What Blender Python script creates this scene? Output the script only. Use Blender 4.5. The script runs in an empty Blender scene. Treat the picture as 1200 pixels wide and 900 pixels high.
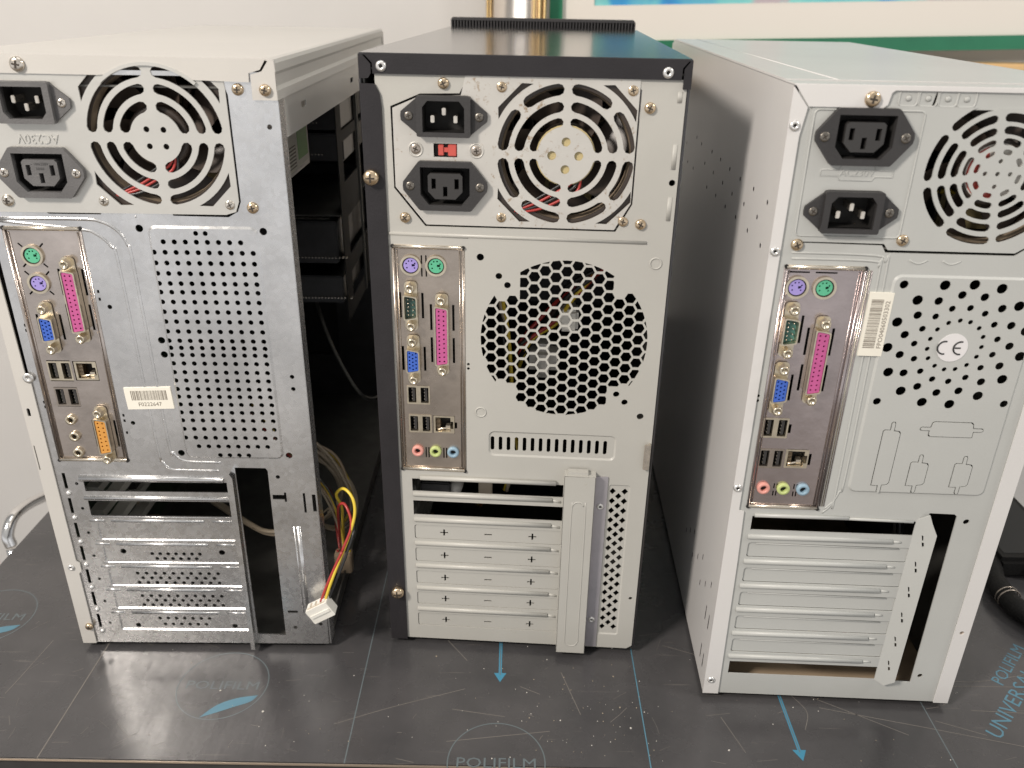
import bpy, math, random
from mathutils import Vector, Matrix
from mathutils.geometry import delaunay_2d_cdt
random.seed(7)
PI = math.pi
scn = bpy.context.scene
COL = scn.collection
R = math.radians
H_CAM = 456.0

# ------------------------------------------------------------------ materials
def nodes(m):
    m.use_nodes = True
    nt = m.node_tree
    return nt, nt.nodes, nt.links, nt.nodes['Principled BSDF']

def mat(name, col, rough=0.5, metal=0.0, var=0.0, vscale=60, bump=0.0, bscale=300, rvar=0.0,
        speck=None, speck_t=0.72, sscale=120, coat=0.0, spec=0.5, scratch=0.0, spangle=0.0):
    m = bpy.data.materials.new(name)
    nt, N, L, B = nodes(m)
    B.inputs['Base Color'].default_value = (*col, 1)
    B.inputs['Roughness'].default_value = rough
    B.inputs['Metallic'].default_value = metal
    B.inputs['Specular IOR Level'].default_value = spec
    B.inputs['Coat Weight'].default_value = coat
    B.inputs['Coat Roughness'].default_value = 0.15
    if var or bump or rvar or speck or scratch or spangle:
        tc = N.new('ShaderNodeTexCoord')
        csock = None
        def noise(scale, detail=4, rough_=0.6):
            n = N.new('ShaderNodeTexNoise'); n.inputs['Scale'].default_value = scale
            n.inputs['Detail'].default_value = detail; n.inputs['Roughness'].default_value = rough_
            L.new(tc.outputs['Object'], n.inputs['Vector']); return n
        def mapr(sock, a, b, c, d):
            r = N.new('ShaderNodeMapRange')
            for i, x in zip((1, 2, 3, 4), (a, b, c, d)): r.inputs[i].default_value = x
            L.new(sock, r.inputs[0]); return r.outputs[0]
        def mix(fac, a, b, mode='MIX'):
            x = N.new('ShaderNodeMix'); x.data_type = 'RGBA'; x.blend_type = mode
            for s, v in ((x.inputs[0], fac), (x.inputs[6], a), (x.inputs[7], b)):
                if hasattr(v, 'is_output'): L.new(v, s)
                else: s.default_value = v
            return x.outputs[2]
        csock = (*col, 1)
        rs = None
        if var:
            n = noise(vscale, 6)
            f = mapr(n.outputs[0], 0.3, 0.7, 0, 1)
            lo = tuple(c*(1-var) for c in col)+(1,); hi = tuple(min(1, c*(1+var)) for c in col)+(1,)
            csock = mix(f, lo, hi)
        if spangle:
            v = N.new('ShaderNodeTexVoronoi'); v.inputs['Scale'].default_value = 320
            L.new(tc.outputs['Object'], v.inputs['Vector'])
            sp = N.new('ShaderNodeSeparateColor'); L.new(v.outputs['Color'], sp.inputs[0])
            f = mapr(sp.outputs[0], 0, 1, 1-spangle, 1+spangle)
            c2 = N.new('ShaderNodeVectorMath'); c2.operation = 'SCALE'
            if hasattr(csock, 'is_output'): L.new(csock, c2.inputs[0])
            else: c2.inputs[0].default_value = csock[:3]
            L.new(f, c2.inputs['Scale']); csock = c2.outputs[0]
            rs = mapr(sp.outputs[1], 0, 1, rough-0.03, rough+0.05)
        if speck:
            n = noise(sscale, 8, 0.75); n2 = noise(sscale*0.12, 3)
            mth = N.new('ShaderNodeMath'); mth.operation = 'MULTIPLY_ADD'
            L.new(n2.outputs[0], mth.inputs[0]); mth.inputs[1].default_value = 0.5
            L.new(n.outputs[0], mth.inputs[2])
            f = mapr(mth.outputs[0], speck_t+0.15, speck_t+0.23, 0, 0.85)
            csock = mix(f, csock, (*speck, 1))
        if scratch:
            mp = N.new('ShaderNodeMapping'); mp.inputs['Scale'].default_value = (1, 1, 14)
            mp.inputs['Rotation'].default_value = (0.3, 0.2, 0.5)
            L.new(tc.outputs['Object'], mp.inputs[0])
            n = noise(90, 3); L.new(mp.outputs[0], n.inputs['Vector'])
            f = mapr(n.outputs[0], 0.66, 0.72, 0, scratch)
            csock = mix(f, csock, tuple(min(1, c*1.6+0.08) for c in col)+(1,))
        if hasattr(csock, 'is_output'): L.new(csock, B.inputs['Base Color'])
        if rvar:
            n = noise(vscale*0.7, 5)
            rs = mapr(n.outputs[0], 0.3, 0.7, max(0.03, rough-rvar), rough+rvar)
        if rs is not None: L.new(rs, B.inputs['Roughness'])
        if bump:
            n = noise(bscale, 4)
            b = N.new('ShaderNodeBump'); b.inputs['Strength'].default_value = bump
            b.inputs['Distance'].default_value = 0.0006
            L.new(n.outputs[0], b.inputs['Height']); L.new(b.outputs[0], B.inputs['Normal'])
    return m

M = dict(
 galv=mat('galvanised_steel', (.70,.695,.69), .265, .95, var=.22, vscale=13, bump=.05, bscale=35, speck=(.36,.29,.22), speck_t=.80, sscale=160, spangle=.035),
 galv2=mat('dull_galvanised_steel', (.50,.49,.48), .45, .9, var=.12, vscale=30, bump=.2, spangle=.1),
 cream=mat('cream_paint', (.545,.525,.49), .36, 0, var=.03, vscale=9, bump=.10, bscale=900, speck=(.42,.36,.28), speck_t=.86, sscale=140),
 beige=mat('grey_beige_paint', (.45,.44,.405), .36, 0, rvar=.08, var=.045, vscale=10, bump=.12, bscale=900, speck=(.36,.31,.23), speck_t=.81, sscale=150),
 grey=mat('pale_grey_paint', (.455,.46,.44), .36, 0, rvar=.08, var=.045, vscale=10, bump=.12, bscale=900, speck=(.38,.33,.25), speck_t=.82, sscale=150),
 white=mat('white_paint', (.65,.635,.62), .25, 0, var=.03, vscale=8, bump=.12, bscale=900, speck=(.45,.4,.33), speck_t=.85, sscale=130),
 silver=mat('dusty_zinc_plate', (.58,.56,.52), .40, .35, var=.06, vscale=30, bump=.1, speck=(.30,.20,.11), speck_t=.69, sscale=230),
 silverw=mat('satin_zinc_plate', (.58,.57,.535), .36, .45, var=.05, vscale=25, bump=.1, speck=(.35,.28,.2), speck_t=.82, sscale=150),
 lav=mat('bare_zinc_strip', (.46,.44,.47), .42, .6, var=.08),
 nickel=mat('brown_tarnished_nickel', (.46,.40,.345), .27, .9, var=.2, vscale=22, bump=.18, bscale=120, rvar=.08, speck=(.16,.12,.09), speck_t=.80),
 nickelL=mat('blotched_nickel', (.54,.48,.44), .22, .92, var=.22, vscale=18, bump=.18, bscale=110, rvar=.08, speck=(.18,.13,.10), speck_t=.80),
 nickelR=mat('purple_tinged_nickel', (.47,.41,.405), .22, .92, var=.22, vscale=12, bump=.2, bscale=100, rvar=.06),
 rim=mat('bright_nickel_edge', (.70,.63,.53), .25, .9, var=.12),
 shell=mat('connector_shell_metal', (.72,.64,.50), .28, .95, var=.15, vscale=200),
 gold=mat('yellow_passivated_screw', (.66,.52,.36), .26, .95, var=.2, vscale=300),
 chrome=mat('nickel_plated_screw', (.72,.66,.58), .22, .95, var=.15, vscale=300),
 darkscr=mat('dull_dark_screw', (.22,.20,.175), .35, .9, var=.2, vscale=300),
 rivet=mat('aluminium_rivet', (.75,.74,.72), .32, .8),
 dark=mat('dark_recess', (.012,.011,.010), .7),
 cross=mat('screw_recess_shade', (.05,.04,.03), .5, .3),
 blkpl=mat('grey_black_plastic', (.034,.032,.032), .46, 0, var=.12, vscale=60, bump=.35, bscale=1200, speck=(.13,.12,.11), speck_t=.80, sscale=200),
 blkplL=mat('worn_grey_plastic', (.115,.112,.112), .5, 0, var=.15, vscale=60, bump=.4, bscale=1000, speck=(.24,.22,.20), speck_t=.76, sscale=200),
 socketin=mat('socket_insert_plastic', (.036,.034,.033), .42),
 blkpaint=mat('black_gloss_paint', (.030,.028,.029), .20, 0, var=.15, vscale=30, bump=.06, bscale=700, speck=(.12,.10,.09), speck_t=.85, sscale=160, coat=.6),
 blkflange=mat('black_satin_paint', (.022,.020,.022), .40, 0, spec=.35, var=.15, vscale=40, bump=.3, bscale=900, speck=(.14,.12,.11), speck_t=.84),
 bezel=mat('black_bezel_plastic', (.035,.033,.034), .4, 0, bump=.2),
 pcb=mat('dark_green_circuit_board', (.03,.05,.028), .45, 0, var=.5, vscale=90, speck=(.3,.28,.2), speck_t=.74, sscale=160),
 fanpl=mat('brown_black_fan_plastic', (.045,.033,.026), .40, 0, var=.3, vscale=40),
 fandust=mat('dusty_fan_rim', (.20,.155,.11), .6, 0, var=.4, vscale=60),
 yellowst=mat('yellow_fan_sticker', (.50,.41,.21), .5, 0, var=.1),
 whitest=mat('white_fan_sticker', (.68,.65,.60), .5),
 red=mat('red_insulation', (.36,.035,.03), .35), redsw=mat('red_switch_plastic', (.55,.09,.07), .4),
 yel=mat('yellow_insulation', (.68,.50,.05), .35), blk=mat('black_insulation', (.02,.02,.02), .35),
 org=mat('orange_insulation', (.55,.20,.03), .35), beigew=mat('beige_ribbon_insulation', (.42,.35,.26), .45),
 pinwhite=mat('white_nylon_connector', (.74,.72,.66), .4, 0, var=.05), brownc=mat('tan_nylon_connector', (.42,.32,.22), .45),
 pink=mat('magenta_port_plastic', (.50,.095,.27), .4, 0, var=.08, vscale=200), blue=mat('blue_port_plastic', (.045,.12,.50), .4),
 orange=mat('amber_port_plastic', (.62,.29,.06), .4), teal=mat('dark_teal_port_plastic', (.035,.085,.075), .35),
 tealR=mat('teal_port_plastic', (.06,.17,.145), .35),
 green=mat('green_round_port', (.10,.44,.26), .4), purple=mat('violet_round_port', (.33,.27,.62), .4),
 jpink=mat('pink_jack_plastic', (.68,.31,.26), .4), jlime=mat('lime_jack_plastic', (.47,.54,.21), .4), jblue=mat('pale_blue_jack_plastic', (.26,.38,.47), .4),
 paper=mat('label_paper', (.80,.765,.67), .6, 0, var=.03), ink=mat('label_ink', (.16,.13,.10), .6), inkb=mat('black_ink', (.03,.03,.03), .5),
 greenlbl=mat('green_label_ink', (.13,.36,.06), .5), glassw=mat('round_white_sticker', (.72,.70,.70), .35),
 drive=mat('dark_drive_casing', (.055,.055,.057), .35, .4, var=.2), cage=mat('drive_cage_steel', (.11,.108,.10), .5, .5, var=.2),
 inside=mat('bare_inner_steel', (.30,.28,.25), .5, .5, var=.2, vscale=20),
 rubber=mat('rubber_foot', (.02,.02,.02), .7),
 wall=mat('white_wall_paint', (.60,.58,.555), .75, 0, var=.05, vscale=2.5, bump=.1, bscale=120),
 mount=mat('cream_picture_mount', (.74,.69,.625), .7, 0, var=.01, vscale=4), gframe=mat('green_frame_paint', (.020,.165,.085), .35, 0, var=.15, vscale=14),
 brass=mat('brass_trim_and_glint', (.75,.53,.26), .25, 1.0, var=.1), steelcol=mat('satin_steel_column', (.80,.73,.66), .22, 1.0),
 woodrail=mat('varnished_wood_rail', (.62,.42,.20), .4, 0, var=.15, vscale=20),
 chr=mat('chromed_tube', (.80,.79,.78), .10, 1.0),
 print_=mat('faded_blue_print', (.085,.20,.27), .35), printl=mat('pale_blue_print', (.115,.14,.15), .35), printb=mat('bright_blue_print', (.05,.22,.34), .35),
 scratchm=mat('pale_scratch', (.17,.155,.14), .5), edge=mat('pale_table_edge', (.30,.25,.20), .35, .5),
 cagedk=mat('dark_drive_cage_sheet', (.024,.023,.022), .65, 0, spec=.3, var=.3, vscale=20),
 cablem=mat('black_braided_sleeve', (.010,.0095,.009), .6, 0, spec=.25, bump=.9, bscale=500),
)

def table_material():
    m = bpy.data.materials.new('film_covered_table_top')
    nt, N, L, B = nodes(m)
    tc = N.new('ShaderNodeTexCoord')
    def noise(scale, detail=5, sc=(1,1,1), rot=(0,0,0), ro=.6):
        mp = N.new('ShaderNodeMapping'); mp.inputs['Scale'].default_value = sc; mp.inputs['Rotation'].default_value = rot
        L.new(tc.outputs['Object'], mp.inputs[0])
        n = N.new('ShaderNodeTexNoise'); n.inputs['Scale'].default_value = scale; n.inputs['Detail'].default_value = detail
        n.inputs['Roughness'].default_value = ro
        L.new(mp.outputs[0], n.inputs['Vector']); return n.outputs[0]
    def mr(s, a, b, c, d):
        r = N.new('ShaderNodeMapRange')
        for i, x in zip((1,2,3,4), (a,b,c,d)): r.inputs[i].default_value = x
        L.new(s, r.inputs[0]); return r.outputs[0]
    def mix(f, a, b):
        x = N.new('ShaderNodeMix'); x.data_type = 'RGBA'
        L.new(f, x.inputs[0])
        for s, v in ((x.inputs[6], a), (x.inputs[7], b)):
            if hasattr(v, 'is_output'): L.new(v, s)
            else: s.default_value = v
        return x.outputs[2]
    base = mix(mr(noise(9, 6), .35, .65, 0, 1), (.046,.045,.047,1), (.074,.071,.073,1))
    # dust specks gathered in patches
    s1 = mr(noise(420, 3), .70, .76, 0, 1); s2 = mr(noise(14, 3), .46, .62, 0, 1)
    mu = N.new('ShaderNodeMath'); mu.operation = 'MULTIPLY'; L.new(s1, mu.inputs[0]); L.new(s2, mu.inputs[1])
    c = mix(mu.outputs[0], base, (.36,.32,.27,1))
    # fine scratches in three directions
    for rot, sc in (((0,0,.35), (1,26,1)), ((0,0,1.2), (1,30,1)), ((0,0,-.7), (1,28,1))):
        f = mr(noise(16, 2, sc, rot), .715, .735, 0, .5)
        c = mix(f, c, (.17,.155,.14,1))
    L.new(c, B.inputs['Base Color'])
    L.new(mr(noise(25, 5), .3, .7, .20, .33), B.inputs['Roughness'])
    b = N.new('ShaderNodeBump'); b.inputs['Strength'].default_value = .35; b.inputs['Distance'].default_value = .001
    L.new(noise(38, 3), b.inputs['Height']); L.new(b.outputs[0], B.inputs['Normal'])
    wv = noise(30, 4, (1.0, .18, 1), (0,0,.4)); b2 = N.new('ShaderNodeBump'); b2.inputs['Strength'].default_value = .30; b2.inputs['Distance'].default_value = .0012
    L.new(wv, b2.inputs['Height']); L.new(b.outputs[0], b2.inputs['Normal']); L.new(b2.outputs[0], B.inputs['Normal'])
    B.inputs['Coat Weight'].default_value = .18; B.inputs['Coat Roughness'].default_value = .16
    return m
M['table'] = table_material()

def painting_material():
    m = bpy.data.materials.new('blue_and_teal_brushwork')
    nt, N, L, B = nodes(m)
    tc = N.new('ShaderNodeTexCoord')
    n = N.new('ShaderNodeTexNoise'); n.inputs['Scale'].default_value = 5.5; n.inputs['Detail'].default_value = 3; n.inputs['Distortion'].default_value = 1.2
    L.new(tc.outputs['Object'], n.inputs['Vector'])
    sx_ = N.new('ShaderNodeSeparateXYZ'); L.new(tc.outputs['Object'], sx_.inputs[0])
    zz = N.new('ShaderNodeMapRange'); zz.inputs[1].default_value = .06; zz.inputs[2].default_value = .12; zz.inputs[3].default_value = 0; zz.inputs[4].default_value = 1
    L.new(sx_.outputs['Z'], zz.inputs[0])
    r = N.new('ShaderNodeValToRGB')
    e = r.color_ramp.elements
    e[0].position = .34; e[0].color = (.02,.16,.52,1)
    e[1].position = .66; e[1].color = (.50,.42,.45,1)
    x = e.new(.43); x.color = (.03,.30,.62,1)
    x = e.new(.5); x.color = (.17,.55,.58,1)
    x = e.new(.60); x.color = (.25,.62,.60,1)
    L.new(n.outputs[0], r.inputs[0]); mx = N.new('ShaderNodeMix'); mx.data_type = 'RGBA'; mx.inputs[7].default_value = (.07,.14,.115,1)
    L.new(zz.outputs[0], mx.inputs[0]); L.new(r.outputs[0], mx.inputs[6]); L.new(mx.outputs[2], B.inputs['Base Color'])
    B.inputs['Roughness'].default_value = .6
    return m
M['painting'] = painting_material()

# ------------------------------------------------------------------ 2-D outlines (mm)
def circ(cu, cv, r, n=16, a0=0.0):
    return [(cu+r*math.cos(a0+2*PI*i/n), cv+r*math.sin(a0+2*PI*i/n)) for i in range(n)]
def rect(u0, v0, u1, v1): return [(u0,v0),(u1,v0),(u1,v1),(u0,v1)]
def rrect(u0, v0, u1, v1, r=1.5, n=4):
    p = []
    for cu, cv, a in ((u1-r,v0+r,-90),(u1-r,v1-r,0),(u0+r,v1-r,90),(u0+r,v0+r,180)):
        for i in range(n+1):
            t = R(a+90*i/n); p.append((cu+r*math.cos(t), cv+r*math.sin(t)))
    return p
def arcslot(cu, cv, r1, r0, a0, a1, n=10, k=4):
    h = (r1-r0)/2*.98; rm = (r1+r0)/2; d = h/rm; a0 += d; a1 -= d; p = []
    for i in range(n+1):
        t = a0+(a1-a0)*i/n; p.append((cu+r1*math.cos(t), cv+r1*math.sin(t)))
    for i in range(1, k):
        t = a1+PI*i/k; p.append((cu+rm*math.cos(a1)+h*math.cos(t), cv+rm*math.sin(a1)+h*math.sin(t)))
    for i in range(n+1):
        t = a1+(a0-a1)*i/n; p.append((cu+r0*math.cos(t), cv+r0*math.sin(t)))
    for i in range(1, k):
        t = a0+PI+PI*i/k; p.append((cu+rm*math.cos(a0)+h*math.cos(t), cv+rm*math.sin(a0)+h*math.sin(t)))
    return p
def slot(cu, cv, w, h):                       # rounded-end slot
    return rrect(cu-w/2, cv-h/2, cu+w/2, cv+h/2, min(w,h)/2*.96, 4)
def cornerslot(cu, cv, r, sx, sy, lim=39.3, cut=27):
    a0 = math.acos(lim/r)+.03; a1 = math.asin(min(1, lim/r))-.03; p = []
    for i in range(9):
        t = a0+(a1-a0)*i/8; p.append((r*math.cos(t), r*math.sin(t)))
    p += [(cut, lim-.3), (lim-.3, cut)]
    p = [(cu+sx*x, cv+sy*y) for x, y in p]
    return p
def dshape(cu, cv, w, L, inset=0, tap=1.3, r=1.3):
    # vertical D outline, long side to the left
    w2, h = w/2-inset, L/2-inset
    base = [(-w2,-h),(w2,-h+tap),(w2,h-tap),(-w2,h)]
    p = []
    n = len(base)
    for i in range(n):
        a, b, c = Vector(base[i-1]), Vector(base[i]), Vector(base[(i+1)%n])
        p0 = b+(a-b).normalized()*r; p1 = b+(c-b).normalized()*r
        for k in range(4):
            t = k/3; q = p0*(1-t)**2+b*2*t*(1-t)+p1*t*t; p.append((cu+q.x, cv+q.y))
    return p
def clip(poly, f):                            # keep where f>=0 (f linear)
    out = []
    for i in range(len(poly)):
        a, b = poly[i], poly[(i+1)%len(poly)]; fa, fb = f(*a), f(*b)
        if fa >= 0: out.append(a)
        if (fa >= 0) != (fb >= 0):
            t = fa/(fa-fb); out.append((a[0]+(b[0]-a[0])*t, a[1]+(b[1]-a[1])*t))
    return out
def area(p): return abs(sum(p[i-1][0]*p[i][1]-p[i][0]*p[i-1][1] for i in range(len(p))))/2
def smooth(pts, k=8):                         # Catmull-Rom through points
    P = [Vector(p) for p in pts]; P = [P[0]*2-P[1]]+P+[P[-1]*2-P[-2]]; out = []
    for i in range(1, len(P)-2):
        for j in range(k):
            t = j/k
            out.append(.5*((2*P[i])+(P[i+1]-P[i-1])*t+(2*P[i-1]-5*P[i]+4*P[i+1]-P[i+2])*t*t+(3*P[i]-P[i-1]-3*P[i+1]+P[i+2])*t**3))
    out.append(P[-2]); return out

# ------------------------------------------------------------------ mesh builder, u right / v up / w into the machine, mm
BACK = lambda a, b, c: (a, c, b)
class G:
    def __init__(s): s.v = []; s.f = []; s.m = []; s.s = []; s.names = []
    def mi(s, name):
        if name not in s.names: s.names.append(name)
        return s.names.index(name)
    def add(s, vs, fs, m, sm=False):
        o = len(s.v); s.v += [tuple(x) for x in vs]; k = s.mi(m)
        for f in fs: s.f.append([o+i for i in f]); s.m.append(k); s.s.append(sm)
    def plate(s, outer, holes, w, th, m, xf=BACK, wallm=None):
        loops = [outer]+list(holes); vs = []; faces = []
        for l in loops:
            faces.append(list(range(len(vs), len(vs)+len(l)))); vs += [Vector(p) for p in l]
        r = delaunay_2d_cdt(vs, [], faces, 1, 1e-5)
        ov, of = r[0], r[2]
        bb = [(min(p[0] for p in l), max(p[0] for p in l), min(p[1] for p in l), max(p[1] for p in l)) for l in loops]
        def inside(x, y, l):
            c_ = False
            for i in range(len(l)):
                (ax, ay), (bx, by) = l[i-1], l[i]
                if (ay > y) != (by > y) and x < (bx-ax)*(y-ay)/(by-ay)+ax: c_ = not c_
            return c_
        keep = []
        for f in of:
            x = sum(ov[i].x for i in f)/len(f); y = sum(ov[i].y for i in f)/len(f)
            if not inside(x, y, outer): continue
            if any(b[0] < x < b[1] and b[2] < y < b[3] and inside(x, y, l) for l, b in zip(loops[1:], bb[1:])): continue
            keep.append(f)
        A = [xf(p.x, p.y, w) for p in ov]; B = [xf(p.x, p.y, w+th) for p in ov]; n = len(ov)
        s.add(A, keep, m)
        if th:
            s.add(B, [list(reversed(f)) for f in keep], m)
            E = set()
            for f in keep:
                for i in range(len(f)):
                    e = (f[i-1], f[i])
                    if (e[1], e[0]) in E: E.discard((e[1], e[0]))
                    else: E.add(e)
            s.add(A+B, [[b, a, a+n, b+n] for a, b in E], wallm or m)
        return s
    def prism(s, poly, w0, w1, m, xf=BACK, inset=None, sm=False):
        n = len(poly)
        if inset:      # bevelled front, poly shrunk towards centroid by factor
            cx = sum(p[0] for p in poly)/n; cy = sum(p[1] for p in poly)/n
            k, d = inset
            P = [xf(cx+(p[0]-cx)*k, cy+(p[1]-cy)*k, w0) for p in poly]+[xf(p[0], p[1], w0+d) for p in poly]+[xf(p[0], p[1], w1) for p in poly]
            F = [list(range(n))]+[[(i+1)%n, i, i+n, (i+1)%n+n] for i in range(n)]+[[(i+1)%n+n, i+n, i+2*n, (i+1)%n+2*n] for i in range(n)]
        else:
            P = [xf(p[0], p[1], w0) for p in poly]+[xf(p[0], p[1], w1) for p in poly]
            F = [list(range(n)), list(range(2*n-1, n-1, -1))]+[[(i+1)%n, i, i+n, (i+1)%n+n] for i in range(n)]
        s.add(P, F, m, sm); return s
    def box(s, u0, u1, v0, v1, w0, w1, m, b=0):
        if not b:
            P = [(x, y, z) for x in (u0,u1) for y in (w0,w1) for z in (v0,v1)]
            s.add(P, [[0,1,3,2],[4,6,7,5],[0,4,5,1],[2,3,7,6],[0,2,6,4],[1,5,7,3]], m); return s
        import bmesh
        bm = bmesh.new(); bmesh.ops.create_cube(bm, size=1)
        for v in bm.verts: v.co = Vector((u0+(v.co.x+.5)*(u1-u0), w0+(v.co.y+.5)*(w1-w0), v0+(v.co.z+.5)*(v1-v0)))
        bmesh.ops.bevel(bm, geom=bm.edges[:], offset=b, segments=2, affect='EDGES')
        bm.verts.index_update()
        s.add([v.co[:] for v in bm.verts], [[v.index for v in f.verts] for f in bm.faces], m, False); bm.free(); return s
    def lathe(s, cu, cv, prof, m, n=20, sm=True, axis='w', cw=0):
        P = []; F = []
        for r, w in prof:
            for i in range(n):
                a = 2*PI*i/n
                P.append((cu+r*math.cos(a), w, cv+r*math.sin(a)) if axis == 'w' else (cu+r*math.cos(a), cw+r*math.sin(a), w))
        for j in range(len(prof)-1):
            for i in range(n): k = (i+1)%n; F.append([j*n+i, j*n+k, (j+1)*n+k, (j+1)*n+i])
        if prof[0][0] > 0: F.append(list(range(n-1, -1, -1)))
        s.add(P, F, m, sm); return s
    def tube(s, pts, r, m, n=8, closed=False, flat=1.0, sm=True, cap=True):
        P = [Vector(p) for p in pts]; N_ = len(P); vs = []; prev = None
        for i, p in enumerate(P):
            a = P[i-1] if (i or closed) else P[i]; b = P[(i+1)%N_] if (i < N_-1 or closed) else P[i]
            t = (b-a).normalized()
            if prev is None:
                ref = Vector((0,-1,0)) if abs(t.y) < .9 else Vector((1,0,0))
            else: ref = prev
            x = (ref-t*ref.dot(t)).normalized(); prev = x; y = t.cross(x)
            rr = r(i/(N_-1)) if callable(r) else r
            for k in range(n):
                an = 2*PI*k/n; vs.append(p+x*(math.cos(an)*rr*flat)+y*(math.sin(an)*rr))
        F = []
        for i in range(N_ if closed else N_-1):
            for k in range(n):
                a = i*n+k; b = i*n+(k+1)%n; c = ((i+1)%N_)*n+(k+1)%n; d = ((i+1)%N_)*n+k; F.append([a,b,c,d])
        if not closed and cap: F += [list(range(n-1,-1,-1)), list(range((N_-1)*n, N_*n))]
        s.add(vs, F, m, sm); return s
    def ridge(s, pts2, r, m, w=0, flat=.5, closed=False):     # raised rolled line on a panel
        return s.tube([(u, w, v) for u, v in pts2], r, m, 8, closed, flat)
    def tray(s, u0, v0, u1, v1, rad, dw, slope, m, holes=(), w=0, th=.8):
        # raised (dw<0) or sunk (dw>0) rounded rectangle; returns outline to cut from the panel
        o = rrect(u0, v0, u1, v1, rad, 5); i_ = rrect(u0+slope, v0+slope, u1-slope, v1-slope, max(.3, rad-slope), 5); n = len(o)
        s.add([BACK(*p, w) for p in o]+[BACK(*p, w+dw) for p in i_], [[k, (k+1)%n, (k+1)%n+n, k+n] for k in range(n)], m, True)
        s.plate(i_, holes, w+dw, th, m); return o
    def build(s, name, parent=None, smooth_all=False, loc=None, origin=None):
        ox, oy, oz = origin or (0,0,0)
        me = bpy.data.meshes.new(name)
        me.from_pydata([((x-ox)/1000, (y-oy)/1000, (z-oz)/1000) for x, y, z in s.v], [], s.f)
        for n in s.names: me.materials.append(M[n])
        me.polygons.foreach_set('material_index', s.m); me.polygons.foreach_set('use_smooth', s.s)
        me.update()
        o = bpy.data.objects.new(name, me); COL.objects.link(o)
        if parent: o.parent = parent
        if origin: o.location = (ox/1000, oy/1000, oz/1000)
        if loc: o.location = loc
        return o

def text_geo(g, txt, cu, cv, size, m, w=0, th=.12, rot=0, xf=BACK, sx=1, align='CENTER'):
    c = bpy.data.curves.new('t', 'FONT'); c.body = txt; c.size = size; c.align_x = align; c.align_y = 'CENTER'; c.resolution_u = 2
    o = bpy.data.objects.new('t', c); COL.objects.link(o)
    dg = bpy.context.evaluated_depsgraph_get(); me = bpy.data.meshes.new_from_object(o.evaluated_get(dg))
    ca, sa = math.cos(rot), math.sin(rot)
    vs = [(cu+v.co.x*sx*ca-v.co.y*sa, cv+v.co.x*sx*sa+v.co.y*ca) for v in me.vertices]
    fs = [list(p.vertices) for p in me.polygons]; n = len(vs)
    E = set()
    for f in fs:
        for i in range(len(f)):
            e = (f[i-1], f[i])
            if (e[1], e[0]) in E: E.discard((e[1], e[0]))
            else: E.add(e)
    A = [xf(*p, w-th) for p in vs]; B = [xf(*p, w) for p in vs]
    g.add(A+B, fs+[[b, a, a+n, b+n] for a, b in E], m)
    bpy.data.objects.remove(o); bpy.data.curves.remove(c); bpy.data.meshes.remove(me)

def thing(name, label, cat, loc=(0,0,0), rz=0, group=None):
    o = bpy.data.objects.new(name, None); COL.objects.link(o); o.empty_display_size = .02
    o.location = [x/1000 for x in loc]; o.rotation_euler = (0,0,rz); o['label'] = label; o['category'] = cat
    if group: o['group'] = group
    return o
def tag(o, label=None, cat=None, group=None, kind=None):
    for k, v in (('label',label),('category',cat),('group',group),('kind',kind)):
        if v: o[k] = v
    return o

# ------------------------------------------------------------------ shared small parts
CACHE = {}
def screw(parent, u, v, w=0, r=3.0, m='gold', h=1.6, name='screw'):
    key = (r, m, h)
    if key not in CACHE:
        g = G(); g.lathe(0, 0, [(r,0),(r*1.0,-h*.35),(r*.88,-h*.75),(r*.6,-h*.98),(0.01,-h*1.05)], m, 18)
        g.box(-r*.52, r*.52, -r*.13, r*.13, -h*1.11, -h*.6, 'cross'); g.box(-r*.13, r*.13, -r*.52, r*.52, -h*1.12, -h*.6, 'cross')  # raised dark bars, coloured for the shade of the cross slot
        o = g.build(name, parent); CACHE[key] = o.data
    else:
        o = bpy.data.objects.new(name, CACHE[key]); COL.objects.link(o); o.parent = parent
    o.location = (u/1000, w/1000, v/1000); o.rotation_euler = (0, random.uniform(0, PI), 0); return o
def rivet(parent, u, v, w=0, r=2.8):
    key = ('rivet', r)
    if key not in CACHE:
        g = G(); g.lathe(0, 0, [(r,0),(r*.95,-.5),(r*.7,-1.1),(r*.38,-1.2),(r*.36,-.5),(.01,-.5)], 'rivet', 18)
        g.lathe(0, 0, [(r*.30,-.55),(.01,-.6)], 'dark', 10)
        o = g.build('rivet', parent); CACHE[key] = o.data
    else:
        o = bpy.data.objects.new('rivet', CACHE[key]); COL.objects.link(o); o.parent = parent
    o.location = (u/1000, w/1000, v/1000); return o

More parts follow.
